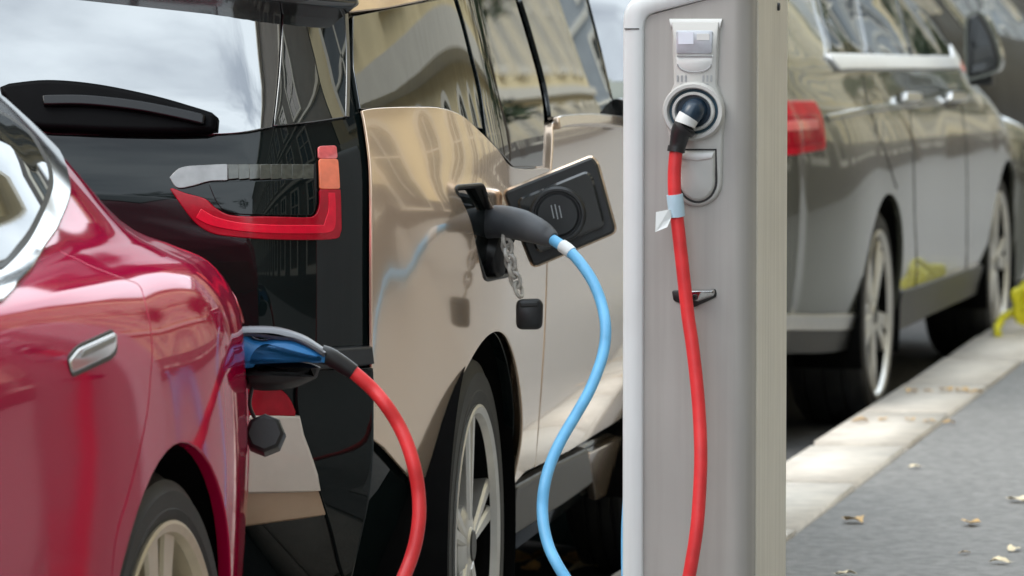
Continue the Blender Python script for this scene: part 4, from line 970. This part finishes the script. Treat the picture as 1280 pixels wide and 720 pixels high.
# ------------------------------------------------------------------ cables
def pd(lst): return np.array([at(u, v, D) for u, v, D in lst])
def red_cable():
    t = thing('charging_cable', 'red charging cable from the dark red car to the post, with a blue grip plug', 'cable', tuple(at(505, 740, 7.6)))
    # plug at the car: grey top shell, blue grip, black sleeve
    D = 7.62
    pl = bpy.data.objects.new('car_plug', None); link(pl); set_parent(pl, t)
    vx = at(400, 400, D)-at(300, 400, D); vx /= np.linalg.norm(vx); vz = Z3-vx*(Z3 @ vx); vz /= np.linalg.norm(vz); vn = np.cross(vx, vz)   # plug plane
    if vn @ (EYE-at(350, 430, D)) < 0: vn = -vn
    o = at(350, 430, D)
    def pp(pts): d = plane_pts(pts, o, vn)-o; return np.stack([d @ vx, d @ vz], 1)
    grip = pp(np.concatenate([spline([(296, 414), (306, 416), (318, 424), (330, 426), (345, 423), (365, 424), (388, 432), (402, 440), (407, 444)], 4), spline([(406, 452), (392, 452), (370, 448), (350, 442), (336, 434), (326, 438), (320, 447), (318, 457), (304, 458), (296, 452)], 4)]))
    b = MB(); b.prism(grip, o-vn*.024, [vx, vz, vn], .052, .007); b.build('blue_grip', M['plug_blue'], pl, auto=60)
    shell = pp(np.concatenate([spline([(286, 414), (300, 410), (325, 409), (350, 411), (378, 420), (398, 432), (408, 439)], 4), spline([(406, 445), (392, 436), (368, 425), (345, 423), (325, 420), (305, 419), (286, 424)], 4)]))
    b = MB(); b.prism(shell, o-vn*.027, [vx, vz, vn], .058, .006); b.build('top_shell', M['satin_dark'], pl, auto=60)
    low = pp(np.concatenate([spline([(300, 456), (318, 456), (322, 449), (332, 452), (360, 452), (385, 455), (400, 460)], 4), spline([(396, 472), (370, 484), (340, 488), (312, 486), (300, 480)], 4)]))
    b = MB(); b.prism(low, o-vn*.022, [vx, vz, vn], .040, .014); b.build('lower_shell', M['plug_black'], pl, auto=60)
    nz = MB(); nz.lathe([(.001, -.09), (.027, -.09), (.029, -.05), (.032, .0), (.030, .012)], at(300, 436, D+.02), vx, 32); nz.build('plug_nose', M['plug_black'], pl)
    sl = spline(pd([(402, 443, D), (412, 446, D), (424, 453, D), (436, 461, D), (442, 465, D)]), 5)
    b = MB(); b.tube(sl, np.linspace(.0150, .0118, len(sl)), 16); b.build('cable_sleeve', M['plug_black'], pl)
    # dust cap hanging under the plug
    c = at(331, 543, D-.01); b = MB(); b.lathe([(.001, .012), (.024, .012), (.029, .009), (.0315, .002), (.0315, -.018), (.027, -.024), (.001, -.024)], c, vn*.96+np.array([0, 0, .28]), 8)
    b.build('dust_cap', M['plug_black'], pl, auto=25)
    b = MB(); b.tube(spline([at(316, 480, D), at(312, 505, D-.005), at(318, 522, D-.01)], 6), .003, 8); b.build('cap_strap', M['plug_black'], pl)
    # cable itself, ground loop and rise to the post socket
    xl = charging_post.xl; k = 1/790.
    pth = list(pd([(440, 464, D), (452, 474, D), (467, 488, D), (482, 506, D-.01), (497, 529, D-.01), (509, 555, D-.02), (518, 585, D-.03), (523, 615, D-.03), (524, 645, D-.04), (520, 675, D-.05), (513, 700, D-.06), (503, 725, D-.08), (490, 752, D-.1)]))
    g = lambda x, y, z=PZ+.012: np.array([x, y, z])
    e = at(470, 800, D-.15); pth += [e, at(462, 860, 7.42), at(470, 930, 7.35)]
    p = pth[-1]
    rise = list(pd([(858, 735, 7.90), (865, 700, 7.90), (871, 660, 7.90), (874.5, 615, 7.905), (876, 570, 7.91), (874.5, 525, 7.92), (871, 480, 7.925), (865.5, 432, 7.93), (860, 395, 7.935), (855, 350, 7.935), (850.5, 310, 7.935), (846.5, 275, 7.935), (843.5, 245, 7.93), (843, 215, 7.93), (845, 190, 7.93)]))
    fl = [g(-1.62, p[1]-.05, PZ+.03), g(-1.45, p[1]+.02), g(-1.33, p[1]+.22), at(838, 815, 7.86)]
    full = spline(np.array(pth+fl+rise), 7)
    full[:, 2] = np.maximum(full[:, 2], np.where(full[:, 0] > KERB_X0, PZ+.012, .012))
    b = MB(); b.tube(full, .0107, 16); b.build('cable', M['cable_red'], t)
    # plug in the post
    pp2 = bpy.data.objects.new('post_plug', None); link(pp2); set_parent(pp2, t)
    cx, cz = fp([(868.5, 139)])[0]
    a0 = np.array([cx+.004, YF+.0, cz+.004])
    b = MB(); s_ = spline([a0, a0+[-.002, -.025, -.002], at(866, 140, 7.925), at(858, 152, 7.925)], 6)
    b.tube(s_, np.linspace(.0185, .0165, len(s_)), 24); b.build('plug_body', M['socket_dark'], pp2)
    b = MB(); q = spline(pd([(861, 146, 7.922), (858, 151, 7.922), (856, 156, 7.922)]), 4); b.tube(q, [.0172]*len(q), 24); b.build('plug_collar', M['module_pale'], pp2)
    b = MB(); q = spline(pd([(856, 156, 7.925), (851, 165, 7.927), (848, 178, 7.93), (845, 190, 7.93)]), 4); b.tube(q, np.linspace(.0178, .0118, len(q)), 24)
    b.tube(spline(pd([(846, 183, 7.93), (845, 190, 7.93)]), 3), .0142, 24); b.tube(spline(pd([(858, 157, 7.924), (854, 161, 7.926)]), 3), .0195, 24)
    b.build('strain_relief', M['plug_black'], pp2)
    b = MB(); q = spline(pd([(843.3, 243, 7.93), (845, 258, 7.932), (846, 270, 7.935)]), 4); b.tube(q, .0132, 18); b.build('tape', M['tape'], t)
    fq = [at(840, 262, 7.925), at(836, 262, 7.92), at(820, 265, 7.915), at(819, 290, 7.91), at(834, 284, 7.915), at(839, 272, 7.922)]
    b = MB(); n = len(fq); b.add([p_ for p_ in fq]+[p_+np.array([.0, .0012, 0]) for p_ in fq], [tuple(range(n)), tuple(range(2*n-1, n-1, -1))]+[(i, n+i, n+(i+1) % n, (i+1) % n) for i in range(n)]); b.build('tape_flag', M['tag'], t, smooth=False)
M['satin_dark'] = mat('dark_satin_shell', (.13, .135, .15), .35, .2, var=.06)
red_cable()
def blue_cable():
    t = thing('charging_cable', 'pale blue charging cable from the beige car to the post, with a grey plug', 'cable', tuple(at(700, 740, 8.6)))
    D = 8.98
    pl = bpy.data.objects.new('car_plug', None); link(pl); set_parent(pl, t)
    q = spline(pd([(580, 284, D+.03), (592, 281, D+.01), (606, 278, D-.02), (628, 277, D-.05), (650, 281, D-.08), (670, 288, D-.10), (684, 295, D-.11), (692, 299, D-.12)]), 5)
    r = np.interp(np.linspace(0, 1, len(q)), [0, .15, .35, .6, .85, 1], [.027, .0285, .0295, .0275, .0195, .0115])
    b = MB(); b.tube(q, r, 28); b.build('handle', M['plug_grey'], pl)
    b = MB(); q2 = spline(pd([(576, 285, D+.04), (590, 282, D+.01), (600, 280, D-.01)]), 4); b.tube(q2, .0290, 28); b.build('handle_collar', M['plug_black'], pl)
    b = MB(); vx = at(700, 300, D)-at(600, 300, D); vx /= np.linalg.norm(vx); vn = _fw*-1.0
    o = at(606, 310, D-.0); d = plane_pts(rounded([(588, 282), (632, 286), (634, 300), (631, 346), (606, 349)], 7), o, vn)-o
    b.prism(np.stack([d @ vx, d[:, 2]], 1), o-vn*.02, [vx, Z3, vn], .035, .010); b.build('latch_block', M['plug_black'], pl, auto=60)
    q = spline(pd([(688, 298, D-.11), (696, 303, D-.13), (712, 314, D-.15), (728, 332, D-.18), (742, 354, D-.2), (752, 380, D-.22), (757, 408, D-.25), (755, 436, D-.27), (747, 464, D-.3), (735, 492, D-.33), (719, 520, D-.36), (702, 549, D-.4), (689, 577, D-.42), (681, 605, D-.45), (678, 633, D-.46), (680, 660, D-.48), (687, 686, D-.5), (698, 708, D-.52), (713, 732, D-.53), (732, 765, D-.54), (752, 810, D-.55), (770, 825, D-.56), (781, 800, D-.56), (784, 750, D-.55), (783.5, 700, D-.54), (784, 655, D-.53), (788, 600, D-.5), (800, 520, D-.5), (815, 430, D-.5), (825, 380, D-.52)])+0, 6)
    q[:, 2] = np.maximum(q[:, 2], np.where(q[:, 0] > KERB_X0, PZ+.012, .012))
    b = MB(); b.tube(q, .0099, 16); b.build('cable', M['cable_blue'], t)
    q = spline(pd([(703, 307.5, D-.14), (709, 311.5, D-.148), (714, 316, D-.153)]), 3); b = MB(); b.tube(q, .0118, 16); b.build('tape', M['tag'], t)
    # clear strap and black cap of the port hanging from the plug
    c = thing('port_cap', 'black cap hanging on a clear link strap under the grey plug', 'cap', tuple(at(650, 372, D-.06)))
    DD = D-.07
    sp = spline(pd([(633, 300, DD), (636, 318, DD), (641, 338, DD), (648, 362, DD), (656, 384, DD)]), 6); b = MB()
    for k in range(7):
        i = k*len(sp)//8; p = sp[i]; tt = sp[i+2]-sp[i]; tt /= np.linalg.norm(tt); g = .5 if k % 2 else -.9
        a = vx*math.cos(g)+vn*math.sin(g); a = a-tt*(a @ tt); a /= np.linalg.norm(a)
        ring = [p+tt*.0135*math.sin(h)+a*.0095*math.cos(h) for h in np.linspace(0, 2*math.pi, 15)]
        b.tube(ring, .0038, 7, cap=False)
    b.build('strap', M['strap'], c)
    o = at(660, 392, DD); b = MB(); d = plane_pts(rounded([(645, 374), (674, 373), (679, 379), (678, 412), (645, 412)], 9), o, vn)-o
    b.prism(np.stack([d @ vx, d[:, 2]], 1), o-vn*.016, [vx, Z3, vn], .034, .004); b.build('cap_body', M['plug_black'], c, auto=60)
    b = MB(); d = plane_pts(rounded([(650, 378), (672, 377), (672, 383), (650, 384)], 2), o, vn)-o
    b.prism(np.stack([d @ vx, d[:, 2]], 1), o+vn*.018, [vx, Z3, vn], .004, .002); b.build('cap_ridge', M['plastic'], c)
blue_cable()

# ------------------------------------------------------------------ yellow hose on the kerb
def hose():
    c = at(1281, 382, 17.5); t = thing('hose', 'bright yellow hose coiled on the kerb by the front wheel of the estate', 'hose', tuple(c))
    b = MB(); rnd = random.Random(3); pts = []
    for k in range(90):
        g = k*.42; r = .05+.024*math.sin(k*.37)
        pts.append(c+np.array([.04+r*math.cos(g)*.9, .12*math.sin(g*.5), .02+r*math.sin(g)*.85+.02*math.sin(k*.9)]))
    pts += [c+np.array([-.04, -.1, -.02]), c+np.array([-.08, -.15, -.07]), c+np.array([-.06, -.3, -.10])]
    q = spline(pts, 4); q[:, 2] = np.maximum(q[:, 2], PZ+.012); b.tube(q, .014, 8); b.build('coil', M['yellow'], t)
hose()

# ------------------------------------------------------------------ dry leaves
def leaf_mesh(seed, L):
    rnd = random.Random(seed); n = 6; v = []; f = []
    for i in range(n+1):
        s_ = i/n; w_ = L*.34*math.sin(math.pi*min(1, s_*1.02))**.75*(1+.25*rnd.uniform(-1, 1)); h = L*.12*math.sin(s_*3.1)+L*.05*rnd.uniform(-1, 1)
        v += [((s_-.5)*L, -w_, h+L*.10*rnd.random()), ((s_-.5)*L, 0, h*.6), ((s_-.5)*L, w_, h+L*.10*rnd.random())]
    for i in range(n):
        for k in range(2): a = i*3+k; f.append((a, a+1, a+4, a+3))
    v += [(-.5*L, -.002, .003), (-.5*L, .002, .003), (-.75*L, .001, .006)]; f.append((len(v)-3, len(v)-2, len(v)-1))
    me = bpy.data.meshes.new('leaf'); me.from_pydata(v, [], f); me.materials.append(M['leaf']); me.polygons.foreach_set('use_smooth', [True]*len(f)); return me
def ground_at(u, v, z):
    d = at(u, v, 1)-EYE; return EYE+d*((z-EYE[2])/d[2])
lm = [leaf_mesh(k, .05) for k in range(4)]; lp = []
for m_ in lm:
    q = m_.copy(); q.materials[0] = M['leaf_pale']; lp.append(q)
LEAVES = [(1067, 652, 1.25, 0, 'tan dry leaf on the pavement right of the post, near the kerb'),
          (1213, 655, 1.2, 0, 'crumpled orange dry leaf lying in the open middle of the grey pavement'),
          (1272, 626, 1.2, 1, 'pale leaf scrap at the right edge of the pavement, the upper one'),
          (1267, 687, .8, 1, 'small pale scrap at the right edge, higher of the two near the bottom corner'),
          (1250, 703, .9, 1, 'pale flat scrap in the lower right corner, nearest to the camera'),
          (1058, 718, .9, 1, 'pale leaf cut by the bottom edge right of the post'),
          (1143, 584, .7, 1, 'tiny pale leaf next to the kerb line in the middle of the pavement'),
          (1206, 691, .5, 0, 'tiny faded leaf below the crumpled orange one')]
for k, (u, v, s_, pale, lab) in enumerate(LEAVES):
    o = bpy.data.objects.new('dry_leaf', (lp if pale else lm)[k % 4]); link(o); p = ground_at(u, v, PZ+.004); o.location = p
    o.scale = (s_, s_, s_); o.rotation_euler = (random.uniform(-.15, .15), random.uniform(-.1, .1), random.uniform(0, 6.28)); tag(o, lab, 'leaf', 'dry leaves on the pavement')
ORD = ['first', 'second', 'third', 'fourth', 'fifth', 'sixth', 'seventh', 'eighth']
for row, pts in (('far', [(1140, 490), (1160, 489), (1183, 488), (1203, 489), (1220, 491)]), ('near', [(1075, 527), (1103, 525), (1138, 525), (1162, 527), (1186, 529)])):
    for k, (u, v) in enumerate(pts):
        o = bpy.data.objects.new('dry_leaf', lm[k % 4]); link(o); o.location = ground_at(u, v, PZ+.006); o.scale = [random.uniform(.7, 1.2)]*3
        o.rotation_euler = (0, 0, random.uniform(0, 6.28)); tag(o, 'brown dry leaf on the pale kerb, %s from the left in the %s row' % (ORD[k], row), 'leaf', 'dry leaves on the kerb stones')
for k, (u, v) in enumerate([(646, 702), (664, 712), (679, 696), (718, 700), (728, 712), (744, 697), (755, 708), (769, 699)]):
    o = bpy.data.objects.new('dry_leaf', (lp if k in (4, 6) else lm)[k % 4]); link(o); o.location = ground_at(u, v, .014); s_ = 2.6 if k == 6 else random.uniform(1.3, 2.0); o.scale = [s_]*3
    o.rotation_euler = (random.uniform(-.4, .4), random.uniform(-.3, .3), random.uniform(0, 6.28)); tag(o, '%s dry leaf in the gutter left of the post, %s from the left' % ('pale' if k in (4, 6) else 'brown', ORD[k]), 'leaf', 'dry leaves in the gutter')
